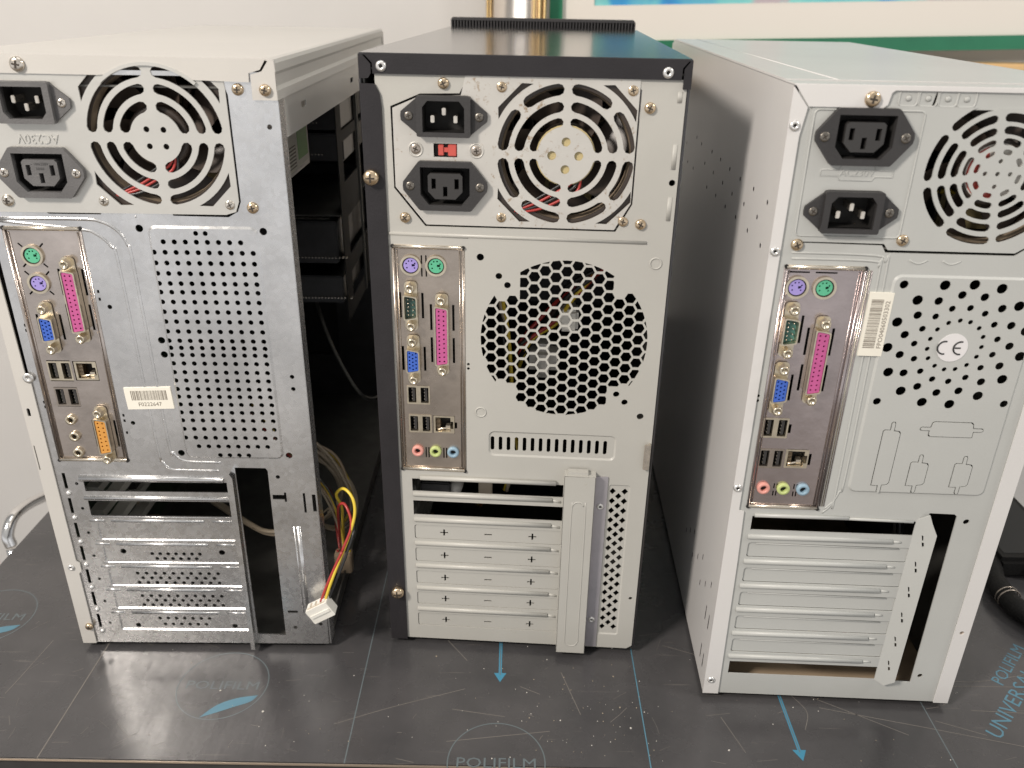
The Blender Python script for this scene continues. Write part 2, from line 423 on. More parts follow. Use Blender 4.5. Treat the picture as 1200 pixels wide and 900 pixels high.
def flange_hex(cu, cv, hw, hh, top):
    pts = [(-hw,0),(-hw+.3,-2.5),(-top-1,-hh+.6),(-top,-hh),(top,-hh),(top+1,-hh+.6),(hw-.3,-2.5),(hw,0),(hw-.3,2.5),(top+1,hh-.6),(top,hh),(-top,hh),(-top-1,hh-.6),(-hw+.3,2.5)]
    return [(cu+a, cv+b) for a, b in pts]
def power_inlet(parent, cu, cv, w, flip=False, m='blkpl'):
    g = G(); q = -1 if flip else 1
    out = flange_hex(cu, cv, 25.0, 11.4, 13.5)
    ch = [(-12,-8.6),(12,-8.6),(12,5.0),(9,8.6),(-9,8.6),(-12,5.0)]
    hole = [(cu+a, cv+q*b) for a, b in ch]
    if flip: hole = hole[::-1]
    g.plate(out, [hole], w-2.0, 2.2, m)
    body = rrect(cu-15.5, cv-11.2, cu+15.5, cv+11.2, 1.2)
    g.plate(body, [hole], w-4.6, 4.6, m)
    g.prism([(cu+a*1.06, cv+q*b*1.06) for a, b in ch], w+10, w+11, 'dark')
    n = len(ch)
    g.add([BACK(*p, w+.2) for p in hole]+[BACK(*p, w+10) for p in hole], [[i, (i+1)%n, (i+1)%n+n, i+n] for i in range(n)], 'dark')
    for du, dv in ((-6.6,-1.6),(6.6,-1.6),(0,2.6)):
        g.box(cu+du-1.1, cu+du+1.1, cv+q*dv-2.0, cv+q*dv+2.0, w-1.5, w+9.9, 'chrome', .3)
    o = g.build('power_inlet', parent)
    for s in (-1,1): screw(o, cu+s*20.2, cv, w-2.0, 2.5, 'chrome' if m == 'blkplL' else 'darkscr', .7)
    return o
def power_outlet(parent, cu, cv, w, m='blkpl', txt=False, flip=False):
    g = G()
    out = flange_hex(cu, cv, 25.0, 14.4, 14.8); q = 1
    ch = [(-14.6,-5.0),(-9.6,-11),(9.6,-11),(14.6,-5.0),(14.6,11),(-14.6,11)]
    hole = [(cu+a, cv+b) for a, b in ch]
    g.plate(out, [hole], w-3.4, 3.6, m); n = len(ch)
    g.add([BACK(*p, w+.2) for p in hole]+[BACK(*p, w+8) for p in hole], [[i, (i+1)%n, (i+1)%n+n, i+n] for i in range(n)], 'dark')
    g.prism([(cu+a*1.04, cv+b*1.04) for a, b in ch], w+8, w+8.6, 'dark')
    ib = [(-10.2,-3.2),(-6.0,-7.6),(6.0,-7.6),(10.2,-3.2),(10.2,6.0),(8.8,7.4),(-8.8,7.4),(-10.2,6.0)]
    inner = [(cu+a, cv+b) for a, b in ib]
    sl = [rect(cu-8.1, cv-1.6, cu-5.5, cv+4.4), rect(cu+5.5, cv-1.6, cu+8.1, cv+4.4), rect(cu-1.3, cv-6.0, cu+1.3, cv-.2)]
    g.plate(inner, sl, w-2.4, 10, 'socketin' if m == 'blkpl' else m)
    if txt:
        text_geo(g, '~ 10A/250V', cu, cv+4.9, 2.1, 'inkb', w-2.42, .05); text_geo(g, '50/60', cu, cv+2.2, 2.1, 'inkb', w-2.42, .05)
    o = g.build('power_outlet', parent)
    for s in (-1,1): screw(o, cu+s*20.6, cv, w-3.4, 2.6, 'chrome' if m == 'blkplL' else 'darkscr', .7)
    return o
def fan(parent, cu, cv, w, sticker='fanpl', a0=0, blades=7, art=False):
    g = G()
    g.plate(rrect(cu-40, cv-40, cu+40, cv+40, 4), [circ(cu, cv, 37.8, 40)], w, 20, 'fanpl')
    n = 40
    g.add([BACK(*p, w) for p in circ(cu,cv,37.6,n)]+[BACK(*p, w+5) for p in circ(cu,cv,36.4,n)], [[i,(i+1)%n,(i+1)%n+n,i+n] for i in range(n)], 'fandust', True)
    g.lathe(cu, cv, [(17.5,w+16),(17.5,w+2.6),(16.4,w+1.6),(15.6,w+1.4),(.01,w+1.4)], 'fanpl', 32)
    g.prism(circ(cu, cv, 15.2, 32), w+1.0, w+1.39, sticker)
    if art:
        g.prism(clip(circ(cu, cv, 14.6, 32), lambda a, b: cu-2-a+ (cv-b)*.3), w+.85, w+.99, 'redsw')
        g.prism(rect(cu-9, cv-4, cu+1, cv+5), w+.7, w+.84, 'whitest')
    for k in range(blades):
        b0 = a0+2*PI*k/blades; vs = []; nr = 6; nc = 6
        for i in range(nr+1):
            r = 17+i*(36.2-17)/nr
            for j in range(nc+1):
                t = j/nc; a = b0+(t-.5)*(.78-.02*i)+i*.055
                vs.append((cu+r*math.cos(a), w+3.5+t*12+1.2*math.sin(t*PI), cv+r*math.sin(a)))
        g.add(vs, [[i*(nc+1)+j, i*(nc+1)+j+1, (i+1)*(nc+1)+j+1, (i+1)*(nc+1)+j] for i in range(nr) for j in range(nc)], 'fanpl', True)
    for k in range(4):        # struts behind the blades
        a = a0+.6+k*PI/2
        g.tube([(cu+16*math.cos(a), w+18, cv+16*math.sin(a)), (cu+39*math.cos(a+.15), w+18, cv+39*math.sin(a+.15))], 1.8, 'fanpl')
    return g.build('cooling_fan', parent)
def fan_wires(parent, cu, cv, w, cols, down=-1):
    g = G()
    for i, c in enumerate(cols):
        o_ = i*1.9
        g.tube(smooth([(cu-30+o_*.4, w, cv-33-o_*.2), (cu-16+o_*.5, w-.2, cv-25.5-o_), (cu-4+o_, w-.1, cv-18-o_), (cu+3+o_, w+.5, cv-13-o_), (cu+9, w+2, cv-5)], 6), .85, c, 6)
    return g.build('fan_cable', parent)

def psu_shell(g, u0, u1, v0, v1, d):
    g.box(u0+1, u0+2, v0+1, v1-1, 2.5, d, 'inside'); g.box(u1-2, u1-1, v0+1, v1-1, 2.5, d, 'galv2')
    g.box(u0+2, u1-2, v0+.5, v0+1.5, 2.5, d, 'inside'); g.box(u0+2, u1-2, v1-1.5, v1-.5, 2.5, d, 'inside')
    g.box(u0+1, u1-1, v0+.5, v1-.5, d, d+1, 'inside')
    # heat sink fins, transformer and coils behind the fan
    for i in range(7): g.box(u0+62+i*6, u0+63+i*6, v0+8, v0+60, 38, 100, 'cage')
    g.box(u0+95, u0+125, v0+4, v0+38, 40, 80, 'yellowst'); g.lathe(u0+100, v0+60, [(9,34),(9,60),(.01,60)], 'beigew', 16)
    for i, c in enumerate(('yel','red','blk','org','beigew')):
        g.tube(smooth([(u0+75, 60, v0+10+i*4), (u0+95, 38+i, v0+26+i*5), (u0+125, 36, v0+22+i*9), (u0+140, 60, v0+50+i*3)], 5), 1.5, c, 6)

def dsub(parent, name, cu, cv, w, W, L, rows, color, male=False, so=24, flange=True, label=None):
    g = G(); n_so = 6
    fl = rrect(cu-W/2+.3, cv-so-3.6, cu+W/2-.3, cv+so+3.6, 2.4)
    g.plate(fl, [], w-.9, .8, 'shell')
    g.plate(dshape(cu, cv, W, L), [dshape(cu, cv, W, L, .75)], w-5.2, 5.2, 'shell')
    base = dshape(cu, cv, W, L, .9, r=.9); pins = []
    for x, n, off in rows:
        pitch = (L-5.5)/max(n-1+.5, 1) if len(rows) < 3 else (L-5.5)/(n-.5)
        for i in range(n): pins.append((cu+x, cv+(i-(n-1)/2)*pitch+off*pitch))
    if male:
        g.plate(base, [], w-1.5, .6, color)
        for u, v in pins: g.lathe(u, v, [(.5,w-.6),(.5,w-3.6),(.25,w-4.1),(.01,w-4.2)], 'rim', 8)
    else:
        g.plate(base, [circ(u, v, .62, 8) for u, v in pins], w-4.7, 2.5, color)
        g.plate(base, [], w-2.0, .5, 'dark')
    for s in (-1,1):
        v = cv+s*so
        g.plate(circ(cu, v, 3.3, 6, PI/6), [circ(cu, v, 1.5, 12)], w-5.6, 4.8, 'shell'); g.prism(circ(cu, v, 1.6, 12), w-3.2, w-1, 'cross')
        g.lathe(cu, v, [(3.0,w-5.6),(2.6,w-6.2),(1.5,w-6.2),(1.5,w-3)], 'shell', 16)
    return tag(g.build(name, parent), label)
def ps2(parent, cu, cv, w, color, label=None):
    g = G()
    g.plate(circ(cu, cv, 6.6, 28), [circ(cu, cv, 5.2, 28)], w-1.6, 3, 'shell')
    g.plate(circ(cu, cv, 5.3, 28), [circ(cu, cv, 4.6, 28)], w-.6, 3, 'dark')
    holes = [circ(cu+2.9*math.cos(a), cv+2.9*math.sin(a), .55, 8) for a in (R(25), R(75), R(115), R(160), R(215), R(325))]+[rrect(cu+.6, cv-.8, cu+2.6, cv+.8, .3, 2)]
    g.plate(circ(cu, cv, 4.55, 28), holes, w-.9, 1.5, color); g.prism(circ(cu, cv, 4.5, 20), w+1.2, w+2, 'dark')
    return tag(g.build('round_port', parent), label)
def usb_pair(parent, cu, cv, w, bright='shell'):
    g = G(); hs = [rrect(cu-6.7, cv-5.6, cu-1.5, cv+5.6, .4, 2), rrect(cu+1.5, cv-5.6, cu+6.7, cv+5.6, .4, 2)]
    g.plate(rrect(cu-7.7, cv-6.8, cu+7.7, cv+6.8, .6), hs, w-.8, 3, bright)
    g.box(cu-7.5, cu+7.5, cv-6.5, cv+6.5, w+9, w+10, 'dark')
    for s in (-4.1, 4.1):
        g.box(cu+s-.2, cu+s+1.5, cv-5, cv+5, w+.6, w+9, 'socketin')
        for k in range(4): g.box(cu+s-.5, cu+s-.25, cv-4+k*2.4, cv-3.2+k*2.4, w+.9, w+6, 'rim')
    return g.build('twin_port', parent)
def rj45(parent, cu, cv, w, label=None):
    g = G()
    hole = [(cu-5.6,cv-5.3),(cu+4.6,cv-5.3),(cu+4.6,cv-3),(cu+6.4,cv-3),(cu+6.4,cv+2.4),(cu+4.6,cv+2.4),(cu+4.6,cv+5.3),(cu-5.6,cv+5.3)]
    g.plate(rrect(cu-7, cv-6.5, cu+7.2, cv+6.5, .5), [hole], w-.6, 8, 'shell'); g.box(cu-6.5, cu+6.5, cv-6, cv+6, w+8, w+9, 'dark')
    g.tube([(cu-4.5, w+1, cv-4.4),(cu+3, w+3, cv-4.0),(cu+4, w+6, cv-2)], .7, 'rim', 6); g.box(cu+1, cu+4, cv-5, cv-2, w+2, w+6, 'rim')
    for k in range(8): g.box(cu-5.3, cu-2.5, cv-3.8+k*1.0, cv-3.5+k*1.0, w+1, w+7, 'gold')
    return g.build('network_port', parent)
def jack(parent, cu, cv, w, color, r=4.2, label=None):
    g = G()
    g.lathe(cu, cv, [(r,w+2),(r,w-1.6),(r*.93,w-2.3),(r*.54,w-2.3),(r*.47,w-1.6),(r*.47,w+4)], color, 22)
    g.prism(circ(cu, cv, r*.5, 14), w+.6, w+1.6, 'dark')
    return tag(g.build('audio_jack', parent), label)
def shield(parent, u0, v0, u1, v1, m, holes, w=.9):
    g = G()
    g.plate(rect(u0+.6, v0+.6, u1-.6, v1-.6), holes, w, .5, m)
    e = .9
    for a, b, c, d, mm in ((u0, u1, v0, v0+2.6, 'rim'), (u0, u1, v1-2.4, v1, 'rim')):
        g.tube([(a+1.2, w-.9, (c+d)/2), (b-1.2, w-.9, (c+d)/2)], 1.3, mm, 10, flat=.9)
    for u in (u0+1.0, u1-1.0): g.tube([(u, w-.8, v0+1.5), (u, w-.8, v1-1.5)], 1.0, m, 10, flat=.9)
    g.tube([(u1-3.2, w-.1, v0+3.5), (u1-3.2, w-.1, v1-3.5)], .5, m, 8); g.tube([(u0+3.2, w-.1, v0+3.5), (u0+3.2, w-.1, v1-3.5)], .5, m, 8)
    for u in (u0+.9, u1-.9):
        for v in (v0+.9, v1-.9): g.prism(circ(u, v, 1.2, 8), w-1.9, w-1.0, 'dark')
    return g.build('port_plate', parent)
def slits(cu, cv, W, L, n=2, gap=4, off=2.6):
    out = []
    for s in (-1,1):
        u = cu+s*(W/2+off)
        for k in range(n):
            h = (L-gap*(n-1))/n; v = cv-L/2+k*(h+gap); out.append(rect(u-.75, v, u+.75, v+h))
    return out
def barcode(parent, cu, cv, w_, h_, ang, txt, horizontal=True, w=-.15):
    g = G(); ca, sa = math.cos(ang), math.sin(ang)
    X = lambda a, b, c: (cu+a*ca-b*sa, c, cv+a*sa+b*ca)
    g.prism(rect(-w_/2, -h_/2, w_/2, h_/2), w, -.01, 'paper', X)
    rnd = random.Random(11); x = -w_/2*.74
    y0, y1 = (-h_*.08, h_*.36) if horizontal else (-h_*.12, h_*.38)
    while x < w_/2*.78:
        b = rnd.choice((.22,.22,.35,.5)); g.prism(rect(x, y0, x+b, y1), w-.06, w-.001, 'ink', X); x += b+rnd.choice((.25,.35,.55))
    text_geo(g, txt, 0, -h_*(.28 if horizontal else .31), h_*(.25 if horizontal else .27), 'ink', w-.001, .05, 0, X, 1.0 if horizontal else 1.1)
    return g.build('barcode_label', parent)
def motherboard(T, u, D=250, v0=20, v1=320):
    g = G(); g.box(u, u+1.6, v0, v1, 14, D, 'pcb')
    rnd = random.Random(5)
    for i in range(26):
        a = rnd.uniform(25, D-40); b = rnd.uniform(v0+10, v1-30); s = rnd.uniform(4, 16)
        g.box(u+1.6, u+1.6+rnd.uniform(3, 14), b, b+s, a, a+rnd.uniform(4,16), rnd.choice(['blkpl','drive','beigew','cage','shell']))
    g.box(u+1.6, u+50, 225, 285, 60, 130, 'cage')
    for i in range(5): g.box(u+2, u+12, 30+i*20.3, 36+i*20.3, 40, 125, 'pinwhite' if i else 'brownc')
    return g.build('motherboard', T)
def feet(T, W, D):
    for a in (14, W-14):
        for b in (20, D-30):
            g = G(); g.lathe(0, 0, [(8,0),(8.5,.5),(8,5.2),(.01,5.2)], 'rubber', 20, axis='v'); o = g.build('rubber_foot', T); o.location = (a/1000, b/1000, 0)
def bundle(T, name, pts, cols, r=1.3, spread=2.0, seed=1, label=None):
    g = G(); rnd = random.Random(seed)
    for i, c in enumerate(cols):
        P = [Vector(p)+Vector((rnd.uniform(-spread,spread), rnd.uniform(-spread,spread), rnd.uniform(-spread,spread))) for p in pts]
        g.tube(smooth(P, 7), r, c, 6)
    return tag(g.build(name, T), label)

def cor(X0, Y0, u, v, p):           # where a feature that stands p mm proud really sits on its panel
    k = p/Y0; return u-(X0+u)*k, v+(H_CAM-v)*k

# ================================================================== LEFT TOWER: bare galvanised back, cream cover, right side open
LX, LY, LA = -321.2, 487.9, R(.71)
T = thing('computer_tower', 'cream covered computer tower with bare galvanised back and its right side open', 'computer case', (LX, LY, 0), LA, 'old computer towers standing backs forward')
TL = T
c = lambda u, v, p: cor(LX, LY, u, v, p)
g = G()
H = [[(15,352),(22,346),(45,333.2),(75.5,333.2),(78.5,338.3),(116,337.4),(118.5,333),(151,332.6),(157,336),(159.4,342),(159.4,402),(156,411.5),(15,411.5)]]
H.append(rect(14.6, 163.6, 62.2, 325.4))
vent = []
rows_v = [317.4, 310.9, 304.2, 297.6, 291.2, 285.6, 279.2, 272.7, 266.2, 259.6, 253.3, 248.4, 243.5, 237.6, 231.4, 225.5, 219.4, 213.9, 208.2, 202.3, 196.4, 190.0, 183.4, 176.8, 170.1]
for i, v in enumerate(rows_v):
    if i == 0: us = [110.2+6.62*k for k in range(8)]
    elif i == len(rows_v)-1: us = [125, 131.4, 137.8, 144.2]
    elif i == len(rows_v)-2: us = [111.6+6.57*k for k in range(8)]
    else:
        us = [103.7+(6.63 if k < 5 else 6.63)*k for k in range(10)]
        if i in (11, 13, 18): us = [x+.3 for x in us]
    vent += [circ(x, v, 1.62, 11) for x in us]
vent += [circ(130.4, 322.8, 1.55, 10), circ(136.1, 322.8, 1.55, 10)]
H.append(g.tray(101.6, 167.2, 167.6, 327, 5, -1.1, 1.4, 'galv', vent))
H += [circ(u, v, 2.3, 14) for u, v in ((96.8,325.1),(170.6,324.2),(98.4,253),(98.6,243.2),(98.5,170.9),(171,169.8))]
H += [circ(u, v, 1.5, 10) for u, v in ((180.9,384.8),(69.9,275),(69.9,193.4),(161.6,152.7),(161.4,20.7),(180.5,24),(178.6,228.5),(178.6,219.8))]
H += [rect(13.8, v-1, 15.4, v+1) for v in (262, 258.5, 208, 204.5)]+[rect(60.9+3, v-1, 62+3.3, v+1) for v in (285,280,199,195,186)]
# card openings
H += [rect(27.8, 139.6, 126, 147.6), rect(27.8, 119.4, 127, 131.9)]
covers = [(98.5, 113.2), (78.6, 93.2), (57.8, 73.2), (37.2, 52.6), (17.0, 32.0)]
# tall opening and small slots
H.append([(132.3,14.2),(153.4,13.2),(155.2,157.5),(153.8,159.6),(133,159.8)])
H += [rect(156.4, 134.5, 164.5, 138.2), rect(164.5, 132.6, 166, 140.2), rect(177.4, 123.8, 179, 139.8), rect(183.6, 124.8, 186.2, 138.8), rect(157, 34.4, 164.4, 36.6)]
for k, v in enumerate((138.2,118,97.5,77.5,57,36.6,16.1)):
    H.append(rect(14.2, v+3.4, 16.4, v+15.8)); H.append(circ(15.6, v, .9, 8)); H.append(circ(22.9, v+7.4, 1.2, 8))
def staggered(v0, v1, n, rows, u0, u1):
    out = []
    for r_ in range(rows):
        v = v1-(v1-v0)*r_/(rows-1); p = (u1-u0)/(n-.5)
        out += [circ(u0+(i+(.5 if r_ % 2 else 0))*p, v, 1.4, 9) for i in range(n if r_ % 2 == 0 else n-1)]
    return out
VH = [[], staggered(82.4, 86.6, 7, 2, 64.5, 101.5)+[circ(44.2, 88.6, 2.2, 12), circ(114.7, 88.2, 2.2, 12)], staggered(60.8, 69.2, 10, 3, 51, 112.6), staggered(40.2, 48.6, 10, 3, 51, 112.6), staggered(22, 27.6, 7, 2, 60.5, 100.5)+[circ(43.3, 21, 2.0, 12), circ(115.7, 20.6, 2.0, 12)]]
for (a_, b_), vh in zip(covers, VH): H.append(g.tray(30.5, a_, 126.4, b_, 1.2, .9, .8, 'galv', vh))
g.plate([(9,5),(185.4,5),(186.6,120),(187,414),(9,414)], H, 0, 1.0, 'galv')
# flattened, stamped lines
g.ridge([(26,150.2),(124,150.0)], 2.5, 'galv', 0, .9); g.ridge([(26,134.2),(127.5,134.2)], 1.7, 'galv', 0, .8)
for v in (116.6, 96.6, 76.9, 55.8, 34.8):
    g.ridge([(26,v-1.2),(36,v-1.2)], .9, 'galv', 0, .6); g.ridge([(41,v-1.2),(106,v-1.2)], 1.2, 'galv', 0, .7); g.ridge([(112,v-1.2),(126.5,v-1.2)], .9, 'galv', 0, .6); g.ridge([(27,v+1.9),(126.5,v+1.9)], .45, 'galv', 0, .6)
fr = [(14,324+6),(62,330.2),(74,329),(83,324),(88,315),(89.4,300),(91,180),(93,171.5),(97,166),(104,164),(124,163.6)]
g.tube(smooth([(u, 0, v) for u, v in fr], 5), 1.0, 'galv', 8, flat=.5)
fr = [(14,329),(60,324.6),(70,322),(78,314),(80.6,300),(83,178),(85,164),(90,158.5),(98,157.8),(122,157.6)]
g.tube(smooth([(u, 0, v-.5) for u, v in fr], 5), .9, 'galv', 8, flat=.5)
g.ridge([(172,35),(172,112)], 1.5, 'galv', 0, .35); g.ridge([(168.8,35),(168.8,112)], .5, 'galv', 0, .5)
g.ridge([(96,333),(96,331.5)], .4, 'galv')
# folded right edge
g.box(186.0, 187.2, 5, 399, .2, 13, 'galv', .3)
g.build('rear_panel', T)
# bracket rail beside the cards
g = G()
g.prism([(128.2,5),(131.2,5),(132.8,155),(131,158.5),(128.6,150.5)], -7.0, .2, 'galv')
g.box(127.0, 129.0, 6, 149, -1.4, .1, 'galv')
for v in (138,118,97.5,77.5,57,36.6): g.box(126.8, 131, v-.6, v+.6, -1.9, -1.3, 'galv2')
g.build('card_rail', T)
for v in (138.2,118,97.5,77.5,57,36.6,16.1):
    g = G(); g.lathe(15.9, v-.3, [(1.9,0),(1.7,-.9),(.9,-1.5),(.01,-1.6)], 'rivet', 12); g.build('rivet', T)  # bright domes stand in for light points shining through the edge holes
# power supply
g = G(); fc = (115.8, 378.0)
hs = []
for r1, r0 in ((38.7,32.8),(29.6,24.1),(20.6,14.5)):
    for q in range(4):
        rm = (r1+r0)/2; d = math.asin(2.4/rm); hs.append(arcslot(*fc, r1, r0, q*PI/2+d, (q+1)*PI/2-d, 12))
for sx in (-1,1):
    for sy in (-1,1): hs.append(cornerslot(*fc, 43.2, sx, sy))
for a, b in ((-4.8,4.6),(4.8,4.4),(-4.4,-4.8),(5.0,-4.9)): hs.append(circ(fc[0]+a, fc[1]+b, 1.7, 12))
ic, oc = c(45.0, 396, 3), c(45.3, 357, 3.4)
hs += [rrect(ic[0]-13, ic[1]-9.5, ic[0]+13, ic[1]+9.5, 1), rrect(oc[0]-15.5, oc[1]-12, oc[0]+15.5, oc[1]+12, 1)]
g.plate([(10,334.1),(150,334.1),(156,336.0),(158.4,342),(158.4,404),(157,418),(10,418)], hs, -.6, 1.0, 'silverw')
arc = [R(48)+R(84)*i/20 for i in range(21)]
g.plate([(fc[0]+40.7*math.cos(t), fc[1]+40.7*math.sin(t)) for t in arc]+[(fc[0]+38.8*math.cos(t), fc[1]+38.8*math.sin(t)) for t in arc[::-1]], [], -1.9, 1.4, 'silverw')
text_geo(g, 'AC230V', 48.5, 376.6, 7.4, 'silverw', -.55, .5, PI, sx=.92)
psu_shell(g, 9, 165, 334, 417, 165)
PS = g.build('power_supply', T)
power_inlet(PS, *ic, -.6, flip=True, m='blkplL'); power_outlet(PS, *oc, -.6, m='blkplL', txt=True)
fan(PS, *fc, 2, 'fanpl', .3); fan_wires(PS, *fc, 1.1, ['blk','red','red','blk'])
screw(PS, 79.1, 341.2, -.6, 2.8, 'chrome', .8); screw(PS, 152.9, 340, -.6, 2.8, 'chrome', .8)
g = G(); g.box(166-.9, 166-.6, 339, 368, 75, 158, 'paper'); g.box(165.4, 165.6, 344, 366, 125, 156, 'greenlbl')
g.box(165.4, 165.6, 341, 356, 92, 118, 'ink'); 
for k in range(6): g.box(165.6, 165.75, 342+k*2.4, 343.2+k*2.4, 93, 117, 'paper')
g.build('rating_label', PS)
# port plate
io = [(28.6,307,'ps'),(28.5,289.4,'ps')]
lc = c(47.0, 277.2, 5); vc = c(26.9, 258.7, 5); gc = c(47.3, 182.0, 5)
hs = [circ(*c(28.6,307,1), 6.2, 20), circ(*c(28.5,289.4,1), 6.2, 20)]+slits(*lc, 9.2, 40, 2, 6)+slits(*vc, 9.2, 17, 1, 0)+slits(*gc, 9, 20, 1, 0)
u1 = c(27.2, 230.5, 0); hs += [rect(21.8, 223, 36.6, 237.8), rect(38.2, 223.6, 53.4, 237.4), rect(22.4, 204.6, 37.4, 218.8)]
hs += [circ(29.3, v, 3.3, 18) for v in (195.2, 182.8, 170.3)]
for a in (45,135,225,315):
    for cv in (307,289.4):
        q = c(28.6, cv, 1); p = [(7.3,-.5),(10.6,-.5),(10.6,.5),(7.3,.5)]; t = R(a)
        hs.append([(q[0]+x*math.cos(t)-y*math.sin(t), q[1]+x*math.sin(t)+y*math.cos(t)) for x, y in p])
SH = shield(T, 14.6, 163.6, 62.2, 325.4, 'nickelL', hs)
ps2(SH, *c(28.6, 307, 1), .9, 'green', 'green round keyboard or mouse port'); ps2(SH, *c(28.5, 289.4, 1), .9, 'purple', 'violet round keyboard or mouse port')
dsub(SH, 'parallel_port', *lc, .4, 8.6, 41, [(-1.5,13,0),(1.5,12,0)], 'pink', so=24.2)
dsub(SH, 'video_port', *vc, .4, 8.6, 17, [(-2.1,5,.2),(0,5,-.2),(2.1,5,.2)], 'blue', so=13.4)
dsub(SH, 'game_port', *gc, .4, 8.6, 27, [(-1.5,8,0),(1.5,7,0)], 'orange', so=17.2)
usb_pair(SH, 29.2, 230.4, 1.6); usb_pair(SH, 29.9, 211.7, 1.6, 'nickel'); rj45(SH, 45.8, 230.5, 1.6)
for v in (195.2, 182.8, 170.3): tag(jack(SH, 29.3, v, .9, 'shell', 3.5), 'plain metal ringed audio jack')
barcode(T, 83.8, 212.1, 30.4, 15.6, R(2.0), 'F0222647', True, -.75)
# covers
g = G()
notch = [(fc[0]+40.2*math.cos(t), fc[1]+40.2*math.sin(t)) for t in [R(57)+R(66)*i/14 for i in range(15)]]
g.plate([(9.8,5),(9.8,70),(12,72),(12,79),(9.8,81),(9.8,222),(7.5,224.5),(6.6,300),(5.6,420),(0,420),(0,5)][::-1], [rrect(2.4,198,4.6,204,.9), rect(.8,157,1.6,176)], -1.4, 1, 'cream')
g.lathe(9, 226, [(3.6,-1.4),(3.4,-2),(1.2,-2.2),(1.1,-1.2)], 'rivet', 16)
g.box(-.6, .6, 5, 420, -1.2, 436, 'cream', .4)
g.build('side_cover', T)
g = G()
g.plate([(0,411.8),(89,411.4)]+notch[::-1]+[(141.5,409.5),(172.4,408.8),(172.6,413.5),(179.0,415.4),(182.2,420.4),(183,421),(0,421.6)], [], -1.5, 1, 'cream')
g.plate([(173.4,399.4),(187.2,399.4),(187.2,420.6),(184,420.4),(180.0,414.7),(173.6,412.8)], [], -1.5, 1, 'cream')
prof = [(0,421.3),(183.5,421.3),(186,420.6),(187.4,418.8),(187.6,414.5),(186.2,412.5),(186.0,406.5),(187.4,404.5),(187.5,399.4)]
inn = [(a-1.0 if a > 5 else a, b-(1.0 if b > 419 else 0)) for a, b in prof][::-1]
n = len(prof)+len(inn); pp = prof+inn
g.prism(pp, -1.4, 436, 'cream')
g.build('top_cover', T)
g = G(); g.box(1, 186.4, 6, 420, 439, 452, 'cream', 2.5); g.box(3, 185, 5, 418.5, 436, 439, 'dark')
g.build('front_bezel', T)
g = G()
g.plate([(9,376.5),(436,376.5),(436,402),(9,402)], [rrect(60,388.2,73,392,.8,2), rrect(240,386.2,254,390,.8,2), rrect(340,386,352,389,.8,2)], 185.2, .9, 'cream', lambda a, b, w: (w, a, b))
g.box(183, 186, 5, 6.2, 1, 436, 'inside'); g.box(184.8, 186, 6, 17, 13, 436, 'cage'); g.box(1, 184, 5, 6, 1, 436, 'cage')
g.box(1, 1.8, 6, 420, 1, 436, 'cage'); g.box(2, 184, 405, 406, 1, 436, 'cage'); 
g.plate(rect(2,6,184,405), [rect(20,335,170,400), rect(20,285,170,328), rect(30,60,120,260)], 430, 1, 'drive')
g.box(176, 178, 17, 377, 398, 402, 'drive'); g.box(182, 184.5, 17, 377, 424, 430, 'drive')
g.box(165, 184, 17, 405, 425, 426, 'drive'); g.box(174, 175.5, 17, 405, 360, 366, 'cage'); g.box(180, 181.5, 17, 400, 405, 411, 'cage')
g.build('chassis_frame', T)
# drives in their bays
for nm, (a,b,v0,v1,w0,w1), lab in (('optical_drive',(24,170,345,386,262,432),None),('optical_drive',(24,170,316,340,275,432),None),('hard_drive',(46,166,232,270,238,390),None),('floppy_drive',(46,166,190,216,250,395),None)):
    g = G(); g.box(a, b, v0, v1, w0, w1, 'drive', 1.2)
    g.box(a+8, a+40, v0+5, v0+16, w0-5, w0, 'blkpl', .5); g.box(a+48, a+66, v0+5, v0+12, w0-6, w0+.1, 'pinwhite', .4)
    for k in range(20): g.box(a+70+k*3, a+71+k*3, v0+6, v0+7, w0-5, w0, 'chrome')
    if nm == 'hard_drive': g.box(a+60, b-8, v1+.1, v1+.4, w0+10, w0+70, 'paper')
    g.build(nm, T)
g = G()
for a in (170.5, 22): g.plate(rect(240,175,420,392), [rect(262,345,330,384), rect(262,300,330,335), rect(268,232,350,268), rect(268,190,350,216), rect(352,230,408,384)], a, 1, 'cagedk', lambda p, q, w: (w, p, q))
g.box(171.5, 173, 175, 392, 336, 340, 'cage')
g.box(22, 171, 274.5, 275.5, 240, 420, 'cage'); g.build('drive_cage', T)
motherboard(T, 2.5)
feet(T, 187, 452)
# cables spilling inside and out of the open side
bundle(T, 'ribbon_cable', [(120,150,95),(150,140,92),(172,140,66),(168,145,36),(140,150,12),(110,170,10)], ['beigew']*6, 1.5, 3, 3)
bundle(T, 'power_cable', [(90,170,120),(140,120,100),(168,105,72),(178,95,45),(183,84,28)], ['red','yel','blk','brownc','beigew'], 1.1, 3, 4)
bundle(T, 'power_cable', [(60,120,60),(100,90,52),(132,70,56),(160,80,62),(175,110,60)], ['beigew','beigew','blk'], 2.0, 2, 5)
bundle(T, 'ribbon_cable', [(150,120,120),(172,118,100),(187,112,72),(186,118,44),(168,130,20),(140,150,10)], ['beigew','beigew','brownc','beigew','yel'], 1.2, 3, 15)
bundle(T, 'signal_cable', [(120,300,215),(150,240,160),(184,200,120),(196,240,100),(188,300,96)], ['cage'], 1.6, 0, 6)
g = G(); g.box(177, 191, 13, 32, 74, 84, 'brownc', 1); 
for k in range(4): g.lathe(179.5+k*3.2, 0, [(1.2,32),(1.2,33.5),(.01,33.5)], ['red','blk','blk','yel'][k], 8, axis='v', cw=79)
g.build('drive_connector', T)
g = G()
